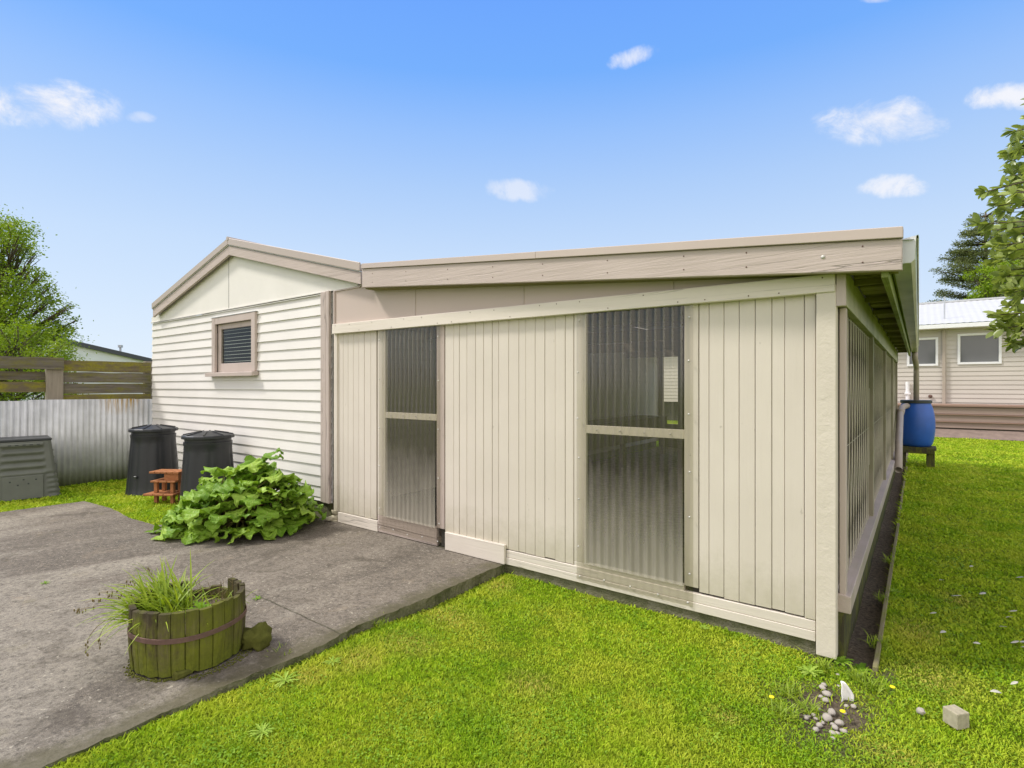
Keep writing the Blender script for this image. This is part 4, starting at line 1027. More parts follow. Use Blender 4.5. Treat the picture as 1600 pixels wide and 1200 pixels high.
m=MB(); gbox(m,hh+.005,hh+.04,-hh*.8,hh*.72,.735,.775); rl=m.build('vent_rail',M['grey_plastic'],gb,bevel=.01,seg=2)
m=MB()
for k in range(5): gbox(m,hh+.0405,hh+.0412,-.16+.075*k,-.125+.075*k,.748,.762)
m.build('vent_slot',M['dark_plastic'],rl,each=True)
m=MB(); h0,h1=half(.02)+.022,half(.33)+.022
m.hexa([gp(h0-.03,-.22,.01),gp(h0,-.22,.01),gp(h0,.21,.01),gp(h0-.03,.21,.01),gp(h1-.03,-.22,.33),gp(h1,-.22,.33),gp(h1,.21,.33),gp(h1-.03,.21,.33)]); ht=m.build('hatch',M['grey_plastic'],gb,bevel=.006)
m=MB()
for (y,z) in ((-.14,.26),(-.06,.21),(0,.28),(.05,.22),(.13,.27)): gbox(m,half(z)+.0215,half(z)+.0245,y-.009,y+.009,z-.009,z+.009)
m.build('vent_hole',M['dark_plastic'],ht,each=True)
# orange tiered timber stand
OC=Vector(rel(262,7.30,.02)); ts=thing('plant_stand','small orange stained timber step stand between the two black bins','stand',OC)
rot2=Matrix.Rotation(R(33),3,'Z')
def op_(x,y,z): v=rot2@Vector((x,y,z)); return OC+v
def obx(name,x0,x1,y0,y1,z0,z1,nsl=1):
    m=MB(); w_=(x1-x0)/nsl if nsl>1 else 0
    for k in range(nsl):
        a=x0+w_*k if nsl>1 else x0; b=a+w_-.006 if nsl>1 else x1
        m.hexa([op_(a,y0,z0),op_(b,y0,z0),op_(b,y1,z0),op_(a,y1,z0),op_(a,y0,z1),op_(b,y0,z1),op_(b,y1,z1),op_(a,y1,z1)])
    return m.build(name,M['orange'],ts,bevel=.003)
obx('top_shelf',-.19,.23,-.10,.14,.41,.435,5); obx('support_box',.0,.20,-.07,.12,.32,.408)
obx('middle_shelf',-.15,.20,-.13,.12,.295,.318,3); obx('lower_shelf',-.22,.20,-.17,.12,.125,.15,3)
for (a,b) in ((-.13,-.09),(.10,-.09),(-.13,.06),(.10,.06)):
    obx('leg',a,a+.045,b,b+.045,.152,.293)
    obx('leg',a,a+.045,b,b+.045,-.02,.123)

# ================= half barrel planter =================
PC=Vector((-3.395,1.385,.04)); PR=.29
pl=thing('barrel_planter','mossy half barrel planter with a rusty hoop on the concrete slab','planter',PC)
NS=27; 
for part in range(1):
    m=MB()
    for k in range(NS):
        a0=2*math.pi*k/NS+.007; a1=2*math.pi*(k+1)/NS-.007; am=(a0+a1)/2
        top=.345+random.uniform(-.006,.006)
        if 1.9<am<2.9: top-=.05+random.uniform(0,.04)   # broken staves at the back left
        bt=.012+random.uniform(-.004,.004)
        vs=[];rows=7; j=random.uniform(-.003,.003)
        for i in range(rows+1):
            z=bt+(top-bt)*i/rows; rr=PR*(1-.03*(1-z/.32))+.006*math.sin(math.pi*z/.32)+j
            for (a,r2) in ((a0,rr-.003),((a0*2+a1)/3,rr),((a0+2*a1)/3,rr),(a1,rr-.003),(a1,rr-.028),(a0,rr-.028)):
                q_=1+.016*mnoise.noise(Vector((a*9,z*14,k)))+.010*mnoise.noise(Vector((a*30,z*5,k)))
                vs.append((PC.x+r2*q_*math.cos(a),PC.y+r2*q_*math.sin(a),PC.z+z+(.008*mnoise.noise(Vector((a*14,0,3))) if i==rows else (.014*mnoise.noise(Vector((a*16,0,8))) if i==0 else 0))))
        fs=[tuple(range(5,-1,-1)),tuple(rows*6+q for q in range(6))]
        for i in range(rows):
            for e in range(6): e2=(e+1)%6; fs.append((i*6+e,i*6+e2,(i+1)*6+e2,(i+1)*6+e))
        m.add(vs,fs)
    m.build('stave',M['barrelwood'],pl)
m=MB(); n_=72; vs=[];fs=[]
for k in range(n_):
    a=2*math.pi*k/n_; dz=.004*math.sin(a*3)
    for (r2,z) in ((PR+.004,.193),(PR+.008,.195),(PR+.008,.219),(PR+.004,.221)): vs.append((PC.x+r2*math.cos(a),PC.y+r2*math.sin(a),PC.z+z+dz))
for k in range(n_):
    k2=(k+1)%n_
    for e in range(4): e2=(e+1)%4; fs.append((k*4+e,k2*4+e,k2*4+e2,k*4+e2))
m.add(vs,fs); m.build('hoop',M['hoop'],pl)
m=MB(); m.lathe([(.0,.225),(.1,.235),(.2,.232),(.268,.22)],24,PC,cap=False)
so2=m.build('soil',M['soil'],pl,smooth=True)
m=MB(); m.lathe([(.262,.032),(.262,.05)],24,PC); m.build('base',M['barrelwood'],pl)
def strap(mb,base,az,L,w_,lift,droop,n=6,tw=0):
    """arching strap leaf"""
    d=Vector((math.cos(az),math.sin(az),0)); side=Vector((-d.y,d.x,0)); p=Vector(base); vs=[]
    ang=lift
    for i in range(n+1):
        t=i/n; ww=w_*(1-t**2.2)*(.6+.8*min(1,t*3))*.5+.0004
        vs+=[p-side*ww,p+Vector((0,0,-ww*.6)),p+side*ww]
        ang=lift-droop*t; p=p+(d*math.cos(ang)+Vector((0,0,1))*math.sin(ang))*(L/n)
    fs=[]
    for i in range(n):
        b=3*i; fs+=[(b,b+1,b+4,b+3),(b+1,b+2,b+5,b+4)]
    mb.add(vs,fs)
# camera-right/forward axes on the ground
RT=Vector((cs,sn,0)); FW=Vector((-sn,cs,0))
gc=thing('grass_clump','arching bright green strap grass spilling from the left of the barrel planter','grass plant',PC+Vector((0,0,.23)))
m=MB()
for k in range(330):
    cc=PC+RT*random.uniform(-.25,-.02)+FW*random.uniform(-.13,.10)+Vector((0,0,.225))
    az=math.atan2(RT.y,RT.x)+math.pi+random.gauss(0,1.0)
    strap(m,cc,az,random.uniform(.15,.38),random.uniform(.006,.011),R(random.uniform(25,85)),R(random.uniform(30,100)))
for k in range(70):
    cc=PC+RT*random.uniform(-.05,.24)+FW*random.uniform(-.18,.18)+Vector((0,0,.225)); strap(m,cc,random.uniform(0,6.28),random.uniform(.08,.17),.005,R(random.uniform(35,85)),R(random.uniform(20,80)))
m.build('blade',M['strap'],gc,smooth=True)
m=MB(); m2=MB()
def seedstem(base,az,L,lift,droop):
    d=Vector((math.cos(az),math.sin(az),0)); p=Vector(base); pts=[p.copy()]; n=8
    for i in range(n):
        a=lift-droop*(i/n); p=p+(d*math.cos(a)+Vector((0,0,1))*math.sin(a))*(L/n); pts.append(p.copy())
    m.tube(pts,[.0016]*6+[.001]*3,5)
    for i in range(random.randint(3,6)):
        q_=pts[-1].lerp(pts[-3],random.random()); 
        m2.ball(q_+Vector((random.uniform(-.008,.008),random.uniform(-.008,.008),random.uniform(-.012,.004))),.006,6,(.6,.6,1.6))
base=PC+RT*-.18+Vector((0,0,.23)); A=math.atan2(RT.y,RT.x)+math.pi
for (da,L,li,dr_) in ((0,.42,45,75),(.25,.36,55,70),(-.3,.38,50,60),(.1,.46,30,60),(-.6,.35,60,50),(.6,.30,50,40),(-.1,.33,62,60),(.45,.40,35,50),(.0,.30,40,40)):
    seedstem(base+Vector((random.uniform(-.05,.05),random.uniform(-.05,.05),0)),A+da,L,R(li),R(dr_))
seedstem(PC+RT*-.27-FW*.1+Vector((0,0,.27)),A+.5,.33,R(10),R(120)); seedstem(PC+RT*-.27-FW*.1+Vector((0,0,.27)),A+.2,.28,R(0),R(110))
m.build('flower_stem',M['straw'],gc); m2.build('seed_head',M['straw'],gc,smooth=True,each=True)
def weedplant(name,lab,cat,pos,nl,L,w_,mat,group=None,lift=(15,60),lobes=True):
    t=thing(name,lab,cat,pos,0,group); m=MB()
    for k in range(nl):
        az=2*math.pi*k/nl+random.uniform(-.3,.3); l=L*random.uniform(.7,1.1); d=Vector((math.cos(az),math.sin(az),0)); sd_=Vector((-d.y,d.x,0))
        p=Vector(pos)+Vector((0,0,.003)); ang=R(random.uniform(*lift)); n=9; vs=[]
        for i in range(n+1):
            tt=i/n; ww=w_*math.sin(math.pi*min(1,tt*.92+.08))**.7*((random.uniform(.7,1.1) if i%2 else .45) if lobes else 1)
            vs+=[p-sd_*ww+Vector((0,0,ww*.3)),p.copy(),p+sd_*ww+Vector((0,0,ww*.3))]
            a2=ang*(1-tt*1.2); p=p+(d*math.cos(a2)+Vector((0,0,1))*math.sin(a2))*(l/n)
        fs=[]
        for i in range(n): b=3*i; fs+=[(b,b+1,b+4,b+3),(b+1,b+2,b+5,b+4)]
        m.add(vs,fs)
    m.build('foliage',mat,t); return t
weedplant('thistle','upright toothed green thistle growing in the middle of the barrel planter','weed',PC+RT*.10-FW*.05+Vector((0,0,.23)),11,.13,.022,M['weed'],lift=(50,85))
tw=thing('dry_weed','thin dry brown stems with seed tufts at the back of the planter','weed',PC+RT*.10+FW*.08+Vector((0,0,.22)))
m=MB()
for k in range(9):
    p=PC+RT*random.uniform(.0,.2)+FW*random.uniform(.0,.12)+Vector((0,0,.22)); q_=p+Vector((random.uniform(-.05,.05),random.uniform(-.05,.05),random.uniform(.14,.22)))
    m.tube([p,p.lerp(q_,.5)+Vector((.008,0,0)),q_],[.0015,.0012,.0008],5)
    for j in range(5):
        e=p.lerp(q_,.55+.09*j); m.tube([e,e+Vector((random.uniform(-.03,.03),random.uniform(-.03,.03),.015))],[.001,.0007],4)
m.build('stem',M['straw'],tw)
# stones under planter
def rock(name,lab,cat,c,r,sc,mat,nz=.45,seed=0,group=None):
    m=MB(); m.ball(c,r,14,sc,nz,seed); o=m.build(name,mat,smooth=True)
    o.data.transform(Matrix.Translation(-Vector(c))); o.location=c; tag(o,lab,cat,group); return o
g=grd(398,1012,.04); rock('rock','moss covered stone wedged at the right foot of the barrel planter','rock',(g[0]-.02,g[1]+.02,.09),.085,(1.25,1.0,.8),M['stone'],.6,5)
g=grd(272,1056,.04); o=MB().box(g[0]-.07,g[0]+.07,g[1]-.02,g[1]+.07,.042,.078,.006).build('brick',M['stone'],bevel=.008); tag(o,'mossy brick propping the front of the barrel planter','brick')
# moss patch around planter foot
m=MB(); 
for k in range(900):
    a=random.uniform(0,6.28); rr=PR*(.96+abs(random.gauss(0,.05)))+ (.05 if math.cos(a-math.atan2(RT.y,RT.x))>.5 else 0)*random.random(); p=(PC.x+rr*math.cos(a),PC.y+rr*math.sin(a),.042)
    m.ball(p,random.uniform(.002,.007),5,(1,1,.7))
m.build('moss',M['stone'],smooth=True,kind='stuff',label='dark green moss spread on the slab around the planter foot',category='moss')

# ================= rhubarb =================
RC=Vector((-5.90,2.94,.04)); rh=thing('rhubarb','large leafy rhubarb clump with ruffled green leaves beside the garage wall','rhubarb plant',RC)
allv=[];allf=[];uvs=[]; st_=MB()
def rleaf(tip_base,az,pitch,L,Wd,roll,seed):
    n,mv=20,12; d=Vector((math.cos(az),math.sin(az),0)); sd_=Vector((-d.y,d.x,0)); up=Vector((0,0,1))
    base=len(allv); p=Vector(tip_base); rnd=random.Random(seed); ph=[rnd.uniform(0,6.28) for _ in range(6)]
    curl=rnd.uniform(.4,1.2); droop=rnd.uniform(.7,1.5)
    for i in range(n+1):
        u=i/n; ang=pitch-droop*u**1.3
        wv=Wd*((math.sin(math.pi*min(1,.12+u*.88)**.72))**.75)
        wv*=(1+.13*math.sin(u*23+ph[0])+.08*math.sin(u*41+ph[4]))
        if u>.93: wv*=.75
        fwd=d*math.cos(ang)+up*math.sin(ang); nn=(up*math.cos(ang)-d*math.sin(ang))
        for j in range(-mv//2,mv//2+1):
            v=j/(mv/2); e=abs(v)
            sg=1 if v>0 else -1
            ruf=.034*e**1.6*(math.sin(u*17+ph[1]*sg+v*3)+.5*math.sin(u*29+ph[2]+sg))*(Wd/.17)
            back=-.35*e**2*wv*(1-u)*(1.2)+.010*e*math.sin(u*33+ph[3]*sg)
            q_=p+sd_*(v*wv*(1-.08*e))+fwd*back+nn*(ruf+.22*wv*e-curl*.25*wv*e*e+.012*math.sin(u*30)*(1-e))
            q_+=nn*(roll*v*wv)
            if q_.z<.055: q_.z=.055+.01*rnd.random()
            if q_.y>3.70: q_.y=3.70-.05*rnd.random()
            allv.append(tuple(q_)); uvs.append((u,v))
        p=p+fwd*(L/n)
    w2=mv+1
    for i in range(n):
        for j in range(mv): b=base+i*w2+j; allf.append((b,b+1,b+w2+1,b+w2))
crowns=[(-6.3,2.8),(-5.95,2.95),(-6.1,2.75),(-5.70,3.15),(-6.2,3.1)]
sd0=0
for rad_,hh_,nL,pt in ((.74,.10,44,(-5,15)),(.70,.25,46,(0,25)),(.58,.40,40,(5,35)),(.42,.53,30,(15,45)),(.18,.62,14,(25,60))):
    for k in range(nL):
        sd0+=1; a=2*math.pi*k/nL+random.uniform(-.2,.2); rr=rad_*random.uniform(.7,1.0)
        c=RC+RT*(math.cos(a)*rr*1.0+hh_*.22-.02)+FW*math.sin(a)*rr*.80+Vector((0,0,hh_*random.uniform(.75,1.12)))
        # leaf blade starts inward of c, pointing outward
        L=random.uniform(.19,.36); az=math.atan2((RT*math.cos(a)+FW*math.sin(a)).y,(RT*math.cos(a)+FW*math.sin(a)).x)+random.gauss(0,.45)
        if random.random()<.3: az=math.atan2(-FW.y,-FW.x)+random.gauss(0,.7)
        bp=c-Vector((math.cos(az),math.sin(az),0))*L*.35
        if bp.y>3.62: bp.y=3.62
        rleaf(bp,az,R(random.uniform(*pt)),L,L*random.uniform(.38,.52),random.uniform(-.35,.35),sd0)
        cr=random.choice(crowns); b0=Vector((cr[0]+random.uniform(-.05,.05),cr[1]+random.uniform(-.05,.05),.03)); mid_=b0.lerp(bp,.5)+Vector((0,0,.06))
        st_.tube([b0,mid_,bp],[.013,.011,.006],7)
o=np_mesh('foliage',np.array(allv),np.array(allf),M['rhubarb'],rh,smooth=True)
uvl=o.data.uv_layers.new(name='UVMap'); li=np.empty(len(o.data.loops),dtype=np.int32); o.data.loops.foreach_get('vertex_index',li)
uvl.data.foreach_set('uv',np.array(uvs,dtype=np.float32)[li].ravel())
st_.build('stalk',M['stalk'],rh,smooth=True)
# ceramic shoe by the wall
g=Vector(grd(519,814,.04)); SH=thing('shoe_ornament','small cream garden shoe ornament at the garage corner by the rhubarb','ornament',(g.x,g.y,.04))
m=MB(); prof=[(-.085,.018,.055),(-.06,.04,.05),(-.02,.046,.062),(.02,.04,.082),(.05,.042,.10),(.085,.036,.10)]
vs=[];n_=12
for (x_,w_,h_) in prof:
    for k in range(n_):
        a=2*math.pi*k/n_; yy_=math.cos(a)*w_; zz_=.04+max(-1,math.sin(a))*(h_/2)+(h_-.08)*.5; zz_=max(.041,zz_+.035)
        v=RT*x_*.95+FW*yy_; vs.append((g.x+v.x,g.y+v.y,zz_))
fs=[]
for i in range(len(prof)-1):
    for k in range(n_): k2=(k+1)%n_; fs.append((i*n_+k,(i+1)*n_+k,(i+1)*n_+k2,i*n_+k2))
fs+=[tuple(range(n_)),tuple((len(prof)-1)*n_+k for k in range(n_))[::-1]]
m.add(vs,fs); m.build('upper',M['shoe'],SH,smooth=True)
q_=g+RT*.045; m=MB(); m.lathe([(.043,.085),(.047,.10),(.052,.125),(.050,.13),(.040,.128),(.036,.09)],20,(q_.x,q_.y,.04)); m.build('collar',M['shoe'],SH,smooth=True)
m=MB(); m.box(0,0,0,0,0,0) if False else m.lathe([(.052,.0),(.052,.016)],16,(q_.x,q_.y,.041)); m.build('heel',M['shoe'],SH,bevel=.003)

# ================= trees =================
def leafcloud(name,centers,rads,nper,size,mat,parent,asp=.5,flat=.0,up=.3):
    P=[];
    for (c,r_,nn) in zip(centers,rads,nper):
        p=rng.normal(size=(nn,3)); p/=np.linalg.norm(p,axis=1)[:,None]; p*=(rng.random(nn)**.45*(1+.35*np.abs(rng.normal(size=nn))*(rng.random(nn)<.3)))[:,None]*np.array(r_ if hasattr(r_,'__len__') else (r_,r_,r_*.8)); P.append(p+np.array(c))
    P=np.concatenate(P); N=len(P); d=rng.normal(size=(N,3)); d[:,2]=d[:,2]*.6+.15; d/=np.linalg.norm(d,axis=1)[:,None]
    nn=rng.normal(size=(N,3)); nn[:,2]+=up*3; s_=np.cross(d,nn); s_/=np.linalg.norm(s_,axis=1)[:,None]+1e-9; n2=np.cross(s_,d)
    L=size*(.6+.8*rng.random(N))[:,None]; w_=L*asp
    V=np.stack([P,P+d*L*.5+s_*w_*.5+n2*L*.06,P+d*L,P+d*L*.5-s_*w_*.5+n2*L*.06],1).reshape(-1,3); b=np.arange(N)*4
    F=np.concatenate([np.stack([b,b+1,b+2],1),np.stack([b,b+2,b+3],1)])
    return np_mesh(name,V,F,mat,parent)
def limb(mb,a,b,r0,r1,n=6,wig=.12):
    a=Vector(a);b=Vector(b);L=(b-a).length; pts=[];rr=[]
    for i in range(n+1):
        t=i/n; o_=Vector((random.uniform(-1,1),random.uniform(-1,1),random.uniform(-.5,.5)))*wig*L*.3*math.sin(math.pi*t); pts.append(a.lerp(b,t)+o_); rr.append(r0+(r1-r0)*t)
    mb.tube(pts,rr,7); return pts
def tree(name,lab,cat,base,tips,tsize,nleaf,lsize,mat,r0=.12,trunk_top=None,asp=.5,up=.3,group=None):
    t=thing(name,lab,cat,base,0,group); m=MB(); base=Vector(base); tt=Vector(trunk_top)
    limb(m,base-Vector((0,0,.2)),tt,r0,r0*.35,8,.05)
    cs_,rs_,ns_=[],[],[]
    for (c,r_) in zip(tips,tsize):
        c=Vector(c); f=max(.15,min(.95,(c.z-base.z)/(tt.z-base.z)*.7)); a=base.lerp(tt,f); limb(m,a,c,r0*.3,.01,5)
        for q in range(3): limb(m,a.lerp(c,.6),c+Vector([random.gauss(0,r_*.5) for _ in range(3)]),.02*r0/.12,.005,3)
        cs_.append(c); rs_.append(r_); ns_.append(int(nleaf*r_**2))
    m.build('trunk',M['bark'],t,smooth=True)
    leafcloud('crown',cs_,rs_,ns_,lsize,mat,t,asp,up=up); return t
# left tree behind fence
tips=[];ts_=[]
DT=12.5
prof=[(345,-60,40),(365,-110,52),(400,-140,55),(430,-150,75),(460,-170,92),(490,-170,108),(520,-170,112),(550,-170,118),(580,-150,115)]
for (py,x0,x1) in prof:
    k=int((x1-x0)/21)
    for i in range(k+1):
        px=x0+(x1-x0)*i/max(1,k)+random.uniform(-8,8)-14; d=DT+random.uniform(-1.2,1.2); tips.append(at(px,py+random.uniform(-6,18)+10,d)); ts_.append(random.uniform(.28,.48))
for (px,py,r_) in ((5,352,.16),(25,350,.17),(12,362,.25),(35,372,.22),(48,385,.15),(40,400,.25),(58,398,.10),(52,420,.12),(45,440,.2),(66,430,.15),(78,450,.18),(82,470,.15),(100,490,.18),(116,478,.10),(122,500,.12),(108,515,.2),(104,485,.08),(60,455,.25)):
    tips.append(at(px-3,py,DT+random.uniform(-.4,.4))); ts_.append(r_)
bs=at(-10,603,DT); bs.z=0
tree('yard_tree','tall leafy green tree standing left behind the board fence','tree',bs,tips,ts_,4000,.060,M['treeleaf'],.10,at(-10,390,DT),asp=.5)
tips=[];ts_=[]
for i in range(46):
    px=random.uniform(-80,112); top=600-28-(60*max(0,1-abs(px-20)/120)); py=random.uniform(top-8,640); tips.append(at(px,py,10.6+random.uniform(-.5,.5))); ts_.append(random.uniform(.18,.3))
bs=at(20,603,10.8); bs.z=0
tree('bush','bright yellow green bush showing through the gaps in the board fence','bush',bs,tips,ts_,4200,.055,M['bushleaf'],.06,at(20,600,10.8),asp=.4)
# conifer right behind house
cf=thing('conifer','dark conifer with sparse layered branches behind the pale roof','tree',at(1535,603,36)-Vector((0,0,1.6)))
cb=at(1540,603,36); m=MB(); limb(m,(cb.x,cb.y,0),(cb.x,cb.y,13.2),.35,.05,10,.01); cc=[];rr=[];nn_=[]
hz_=4.2; 
while hz_<13:
    Lb=max(.5,5.0*(1-(hz_-3)/10.8)**.8)
    for k in range(8):
        a=random.uniform(0,6.28); L=Lb*random.uniform(.65,1.0); e=Vector((cb.x+math.cos(a)*L,cb.y+math.sin(a)*L,hz_+random.uniform(.1,.4)*L)); s0=Vector((cb.x,cb.y,hz_)); limb(m,s0,e,.06,.015,4,.05)
        q=int(L/.32)
        for i in range(2,q+1):
            p=s0.lerp(e,i/q); wdt=.36*(1-.5*i/q)+.12; cc.append((p.x,p.y,p.z)); rr.append((wdt,wdt,.2)); nn_.append(50)
            sd_=Vector((-math.sin(a),math.cos(a),0))
            for sg in (-1,1):
                p2=p+sd_*sg*wdt*1.3; cc.append((p2.x,p2.y,p2.z+.05)); rr.append((wdt*.8,wdt*.8,.17)); nn_.append(32)
    hz_+=.62
m.build('trunk',M['bark'],cf,smooth=True); leafcloud('crown',cc,rr,nn_,.15,M['conifer'],cf,.3,up=.2)
# lime green tree
tips=[];ts_=[]
for i in range(40):
    a=random.uniform(0,6.28); r_=random.random()**.5; c=at(1582,452,32)+RT*math.cos(a)*r_*2.4+Vector((0,0,math.sin(a)*r_*1.6))+FW*random.uniform(-1.2,1.2); tips.append(c); ts_.append(random.uniform(.4,.65))
bs=at(1582,603,32); bs.z=0
tree('lime_tree','lighter lime green tree rising beside the dark conifer','tree',bs,tips,ts_,900,.15,M['limeleaf'],.2,at(1582,450,32),asp=.4)
# near broad leaved tree at right: trunk outside the frame, branches reach in
BT=thing('broadleaf_tree','near tree with leathery oval green leaves reaching in at the right edge','tree',(2.35,5.6,-.05))
m=MB(); T0=Vector((2.35,5.6,-.15)); T1=Vector((2.2,5.4,1.7)); T2=Vector((2.1,5.3,3.4)); limb(m,T0,T1,.10,.075); limb(m,T1,T2,.075,.03)
lv=[];lf=[]
def bigleaf(p,d,nrm_,L,w_):
    d=d.normalized(); s_=d.cross(nrm_); 
    if s_.length<1e-3: s_=d.orthogonal()
    s_.normalize(); n2=s_.cross(d); prof=[(0,.08),(.18,.55),(.42,.95),(.68,1.0),(.88,.65),(1,.12)]
    b=len(lv); cv=random.uniform(-.15,.25)
    for (t,ww) in prof:
        c=p+d*L*t-n2*cv*L*t*t; lv.extend([tuple(c-s_*w_*ww*.5+n2*w_*ww*.16),tuple(c),tuple(c+s_*w_*ww*.5+n2*w_*ww*.16)])
    for i in range(5):
        q=b+3*i; lf.extend([(q,q+1,q+4,q+3),(q+1,q+2,q+5,q+4)])
tipspx=[(1588,205,3.9),(1596,232,3.9),(1575,240,4.0),(1540,300,3.8),(1583,265,4.2),(1560,322,3.8),(1583,318,4.0),(1530,350,3.7),(1548,360,3.9),(1575,352,4.0),(1592,345,4.1),(1553,385,3.8),(1573,392,4.0),(1590,385,4.2),(1560,405,4.0),(1580,425,3.9),(1594,440,4.0),(1567,442,4.2),(1588,465,4.0),(1597,490,4.0),(1562,492,3.5),(1575,512,3.5),(1590,520,3.6),(1600,540,3.7),(1582,478,3.8),(1604,400,4.0),(1606,330,4.1),(1606,280,4.2),(1597,300,4.2),(1595,365,3.9),(1600,420,3.8),(1585,405,3.7),(1565,370,4.1),(1597,455,4.2),(1596,505,4.2)]
for k in range(24): tipspx.append((1605-abs(random.gauss(0,17))-(15 if True else 0),random.uniform(300,545),random.uniform(3.6,4.4)))
for k in range(10): tipspx.append((random.uniform(1580,1606),random.uniform(205,300),4.1))
for k in range(170): 
    tipspx.append((random.uniform(1606,1850),random.uniform(150,560),random.uniform(3.6,5.2)))
for (px,py,d) in tipspx:
    e=at(px,py,d); a=T1.lerp(T2,min(1,max(0,(e.z-1.5)/1.9))) 
    md=a.lerp(e,.55)+Vector((random.gauss(0,.07),random.gauss(0,.07),random.gauss(.02,.05)))
    m.tube([a,md,e],[.014,.008,.003],6)
    dr0=(e-md).normalized(); nl=20 if px<1606 else 16
    for k in range(nl):
        t=random.uniform(-.24,.03) if k>4 else .0
        p=e+dr0*t; dd=(dr0*.7+Vector([random.gauss(0,.6) for _ in range(3)])+Vector((0,0,.2))).normalized()
        bigleaf(p,dd,Vector((random.gauss(0,.5),random.gauss(0,.5),1)),random.uniform(.055,.092),random.uniform(.030,.044))
m.build('branch',M['bark'],BT,smooth=True)
np_mesh('foliage',np.array(lv),np.array(lf),M['bigleaf'],BT,smooth=True)

# ================= small things on the lawn =================
pb=[(340,468,14,9),(368,505,17,9),(360,538,14,8),(398,612,18,14),(370,652,22,11),(340,680,10,8),(322,705,14,10),(290,634,11,7),(318,588,9,7),(446,680,17,13),(420,712,14,9),(475,738,14,12),(405,757,14,10),(432,752,11,12),(300,735,13,8),(535,575,12,9),(490,568,9,7),(475,608,10,7),(350,450,11,6),(442,455,8,8),(238,655,12,6),(330,515,9,6),(405,685,9,7),(300,655,9,6),(405,790,10,6),(435,385,8,6),(255,640,8,4),(330,635,7,5)]
for i,(zx,zy,a,b) in enumerate(pb):
    px,py=1200+zx/4,960+zy/4; g=grd(px,py,-.05); d=(CH+.05)*FPX/(py-HY)
    rr=a/4*d/FPX*1.05*1.8/1.0*.55*1.9/1.9
    rr=a*.5/4*d/FPX*3.3
    z_=float(height(np.array([g[0]]),np.array([g[1]]))[0])
    o=rock('pebble','smooth pale river pebble in the bare patch near the shed corner','pebble',(g[0],g[1],z_+rr*.5),rr,(1,.78,.62),M['pebble'],.25,i,'pebbles in the bare patch by the shed corner')
    o.rotation_euler=(0,0,random.uniform(0,3.14))
# white shard
g=Vector(grd(1325,1092)); m=MB(); vs=[];fs=[];n_=10
zb0=float(height(np.array([g.x]),np.array([g.y]))[0])-.005
outl=[(0,-.03),(.02,-.036),(.05,-.034),(.075,-.026),(.10,-.020)]
for i in range(n_+1):
    t=i/n_; h=.095*t; wl=-.032+.012*t+.002*math.sin(9*t); wr=.028+.006*math.sin(3.1*t)-.055*max(0,t-.35)**1.1
    for j in range(7):
        v=j/6; x_=wl+(max(wr,wl+.003)-wl)*v; bend=.018*math.sin(math.pi*v)+.02*t*t
        p=g+RT*x_+FW*bend; vs.append((p.x,p.y,zb0+h))
for i in range(n_):
    for j in range(6): b=i*7+j; fs.append((b,b+1,b+8,b+7))
m.add(vs,fs); o=m.build('broken_crockery',M['shell'],smooth=True,label='upright white broken crockery shard among the pebbles',cat='shard'); sm=o.modifiers.new('s','SOLIDIFY'); sm.thickness=.004
# concrete cube, small stone
g=Vector(grd(1503,1137)); c=g+FW*.035; m=MB(); rb=Matrix.Rotation(math.atan2(ray(1503)[1],ray(1503)[0])+R(52),3,'Z'); hs=.037
m.hexa([tuple(Vector((c.x,c.y,0))+rb@Vector((sx*hs,sy*hs,z_))) for z_ in (-.05,.028) for sx,sy in ((-1,-1),(1,-1),(1,1),(-1,1))])
o=m.build('concrete_block',M['block'],bevel=.005,seg=2); tag(o,'small pale concrete cube lying alone on the lawn','block')
g=grd(1439,1116); rock('stone','small brown stone on the lawn between pebbles and concrete cube','stone',(g[0],g[1],-.025),.018,(1,.9,.9),M['pebble'],.4,41)
# fallen leaves
fl=[(1469,995.5,'narrow pale leaf lying alone on the shaded lawn nearest the shed edging'),(1520,1011,'narrow pale leaf on the lawn left of the cluster at the right edge'),(1572,972,None),(1576,963,None),(1561,984.5,None),(1579,1010,None),(1593,1009,None),(1595,1016,None),(1547,1088,'thin dark edged leaf lying above the concrete cube'),(1579,1077,'pale green leaf lying right of the concrete cube'),(1468,913,None),(1486,937,None),(1530,936,None),(1587,908,None),(1515,891,None),(1453,964,None),(1546,1090,None)]
for i,(px,py,lab) in enumerate(fl[:16]):
    g=grd(px,py); lv=[];lf=[]; a=random.uniform(-.4,.4)+math.atan2(RT.y,RT.x)
    z_=float(height(np.array([g[0]]),np.array([g[1]]))[0])+.03
    bigleaf(Vector((0,0,0)),Vector((math.cos(a),math.sin(a),.1)),Vector((random.uniform(-.4,.4),random.uniform(-.4,.4),1)),random.uniform(.045,.07),random.uniform(.014,.024))
    o=np_mesh('fallen_leaf',np.array(lv),np.array(lf),M['paleleaf'],smooth=True); o.location=(g[0],g[1],z_); sm=o.modifiers.new('s','SOLIDIFY'); sm.thickness=.0008
    tag(o,lab or 'pale dry fallen leaf scattered on the lawn under the broadleaf tree','leaf','fallen leaves on the right lawn')
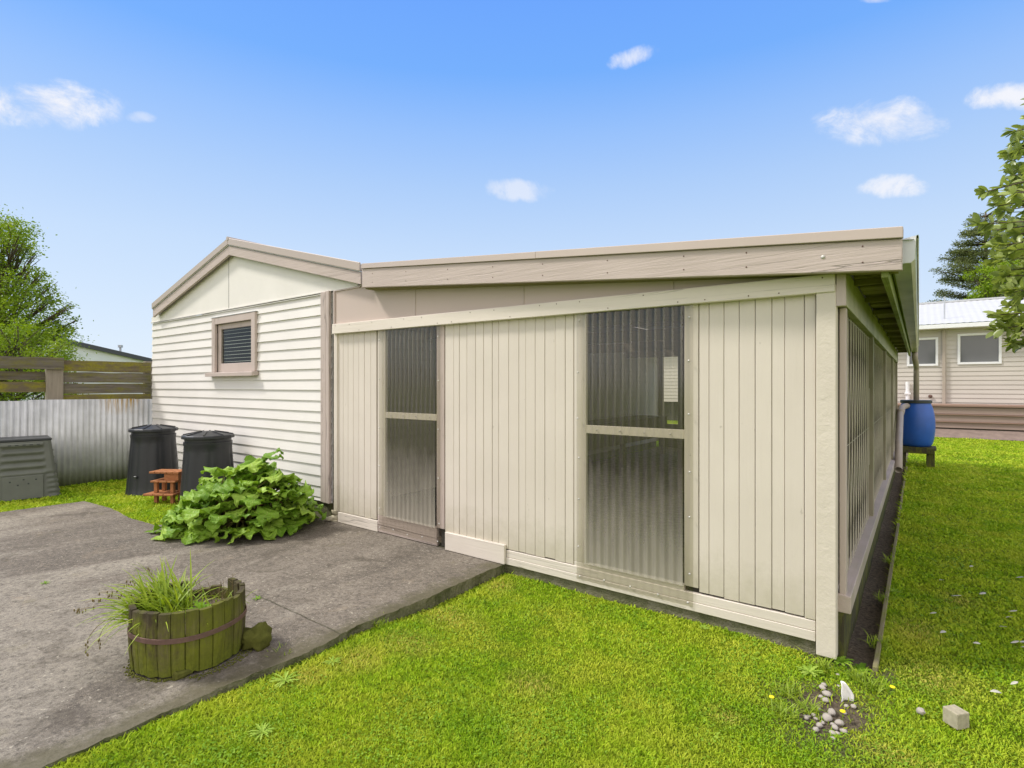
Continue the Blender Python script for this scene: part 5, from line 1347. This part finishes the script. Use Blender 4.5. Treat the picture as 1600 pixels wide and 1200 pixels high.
# litter
m=MB()
for k in range(520):
    if k<380: x_,y_,z_=random.uniform(-8.8,-2.95),random.uniform(.2,3.6),.0415
    else: x_,y_,z_=random.uniform(-.355,-.235),random.uniform(3.8,12),-.065
    if k<380 and (Vector((x_,y_,0))-Vector((PC.x,PC.y,0))).length<.32: continue
    r_=random.uniform(.002,.006)*(1.6 if k>=380 else 1); a=random.uniform(0,6.28); c_,s_=math.cos(a)*r_,math.sin(a)*r_; q=random.uniform(.25,.7)
    m.add([(x_-c_,y_-s_,z_),(x_+s_*q,y_-c_*q,z_+.003),(x_+c_,y_+s_,z_+.001),(x_-s_*q,y_+c_*q,z_+.003)],[(0,1,2,3)])
m.build('leaf_litter',M['litter'],kind='stuff',label='tiny dry leaf flecks and grit scattered over the concrete and drain channel',cat='litter')
# dandelions
for (px,py,lab) in ((1395,1085,'yellow dandelion right of the white shard'),(1206,1101,'yellow dandelion left of the pebbles'),(1141,977,'yellow dandelion against the shed foundation'),(1317,1124,'yellow dandelion among the pebbles')):
    g=Vector(grd(px,py)); t=thing('dandelion',lab,'flower',(g.x,g.y,-.045),0,'dandelions on the lawn'); top=Vector((g.x,g.y,-.045+.045))
    m=MB(); m.tube([(g.x,g.y,-.045),top],.0013,5); m.build('stem',M['weed'],t)
    m=MB(); m.ball(top,.014,10,(1,1,.4),.2); m.build('flower_head',M['petal'],t,smooth=True)
# weeds
for (px,py,nl,L,w_,mt,lab) in ((445,1078,22,.10,.008,'greyweed','grey green rosette weed beside the slab edge'),(330,1100,14,.06,.006,'weed','small rosette weed at the lower slab edge'),(520,1046,18,.07,.006,'greyweed','pale rosette weed in the lawn near the slab'),(410,1165,24,.08,.006,'greyweed','pale rosette weed at the bottom of the lawn'),(1265,1052,14,.09,.013,'greyweed','pale leafy weed left of the corner post foot'),(1345,1040,14,.10,.016,'weed','leafy green weed at the mouth of the drain channel'),(1312,1034,14,.09,.016,'weed','leafy green weed at the foot of the corner post'),(1100,985,20,.05,.006,'greyweed','low pale weed along the shed foundation'),(1398,925,20,.07,.008,'greyweed','pale weed beside the timber edging'),(70,912,8,.05,.006,'weed','tiny weed on the concrete left of the planter'),(402,936,8,.05,.007,'weed','tiny weed in the slab joint right of the planter'),(640,832,10,.05,.006,'weed','tiny weed at the foot of the narrow door panel')):
    z_=.041 if (px in (70,402,640)) else None; g=Vector(grd(px,py,.04 if z_ else -.04)); 
    if z_ is None: g.z=float(height(np.array([g.x]),np.array([g.y]))[0])+.008
    weedplant('weed',lab,'weed',g,nl,L*.9,w_,M[mt],lift=(5,30))
# longer grass tufts round the bare patch
for (px,py,lab) in ((1235,1085,'tuft of long grass left of the pebbles'),(1265,1110,'tuft of long grass touching the left pebbles'),(1340,1060,'tuft of long grass behind the white shard'),(1365,1075,'tuft of long grass right of the white shard'),(1225,1120,'lowest tuft of long grass left of the bare patch'),(1285,1045,'tuft of long grass below the corner post'),(1372,1010,'tuft of grass at the near end of the timber edging'),(1384,940,'tuft of grass leaning over the timber edging'),(1393,880,'tuft of grass beside the middle of the timber edging'),(440,1042,'tuft of grass overhanging the slab edge near the planter'),(588,984,'small tuft growing from the broken slab edge')):
    g=Vector(grd(px,py)); g.z=float(height(np.array([g.x]),np.array([g.y]))[0]); t=thing('grass_tuft',lab,'grass tuft',g,0,'long grass tufts'); m=MB()
    for k in range(60): strap(m,g+Vector((random.gauss(0,.025),random.gauss(0,.025),0)),random.uniform(0,6.28),random.uniform(.05,.10),.004,R(random.uniform(40,85)),R(random.uniform(20,90)),5)
    m.build('blade',M['strap'],t)
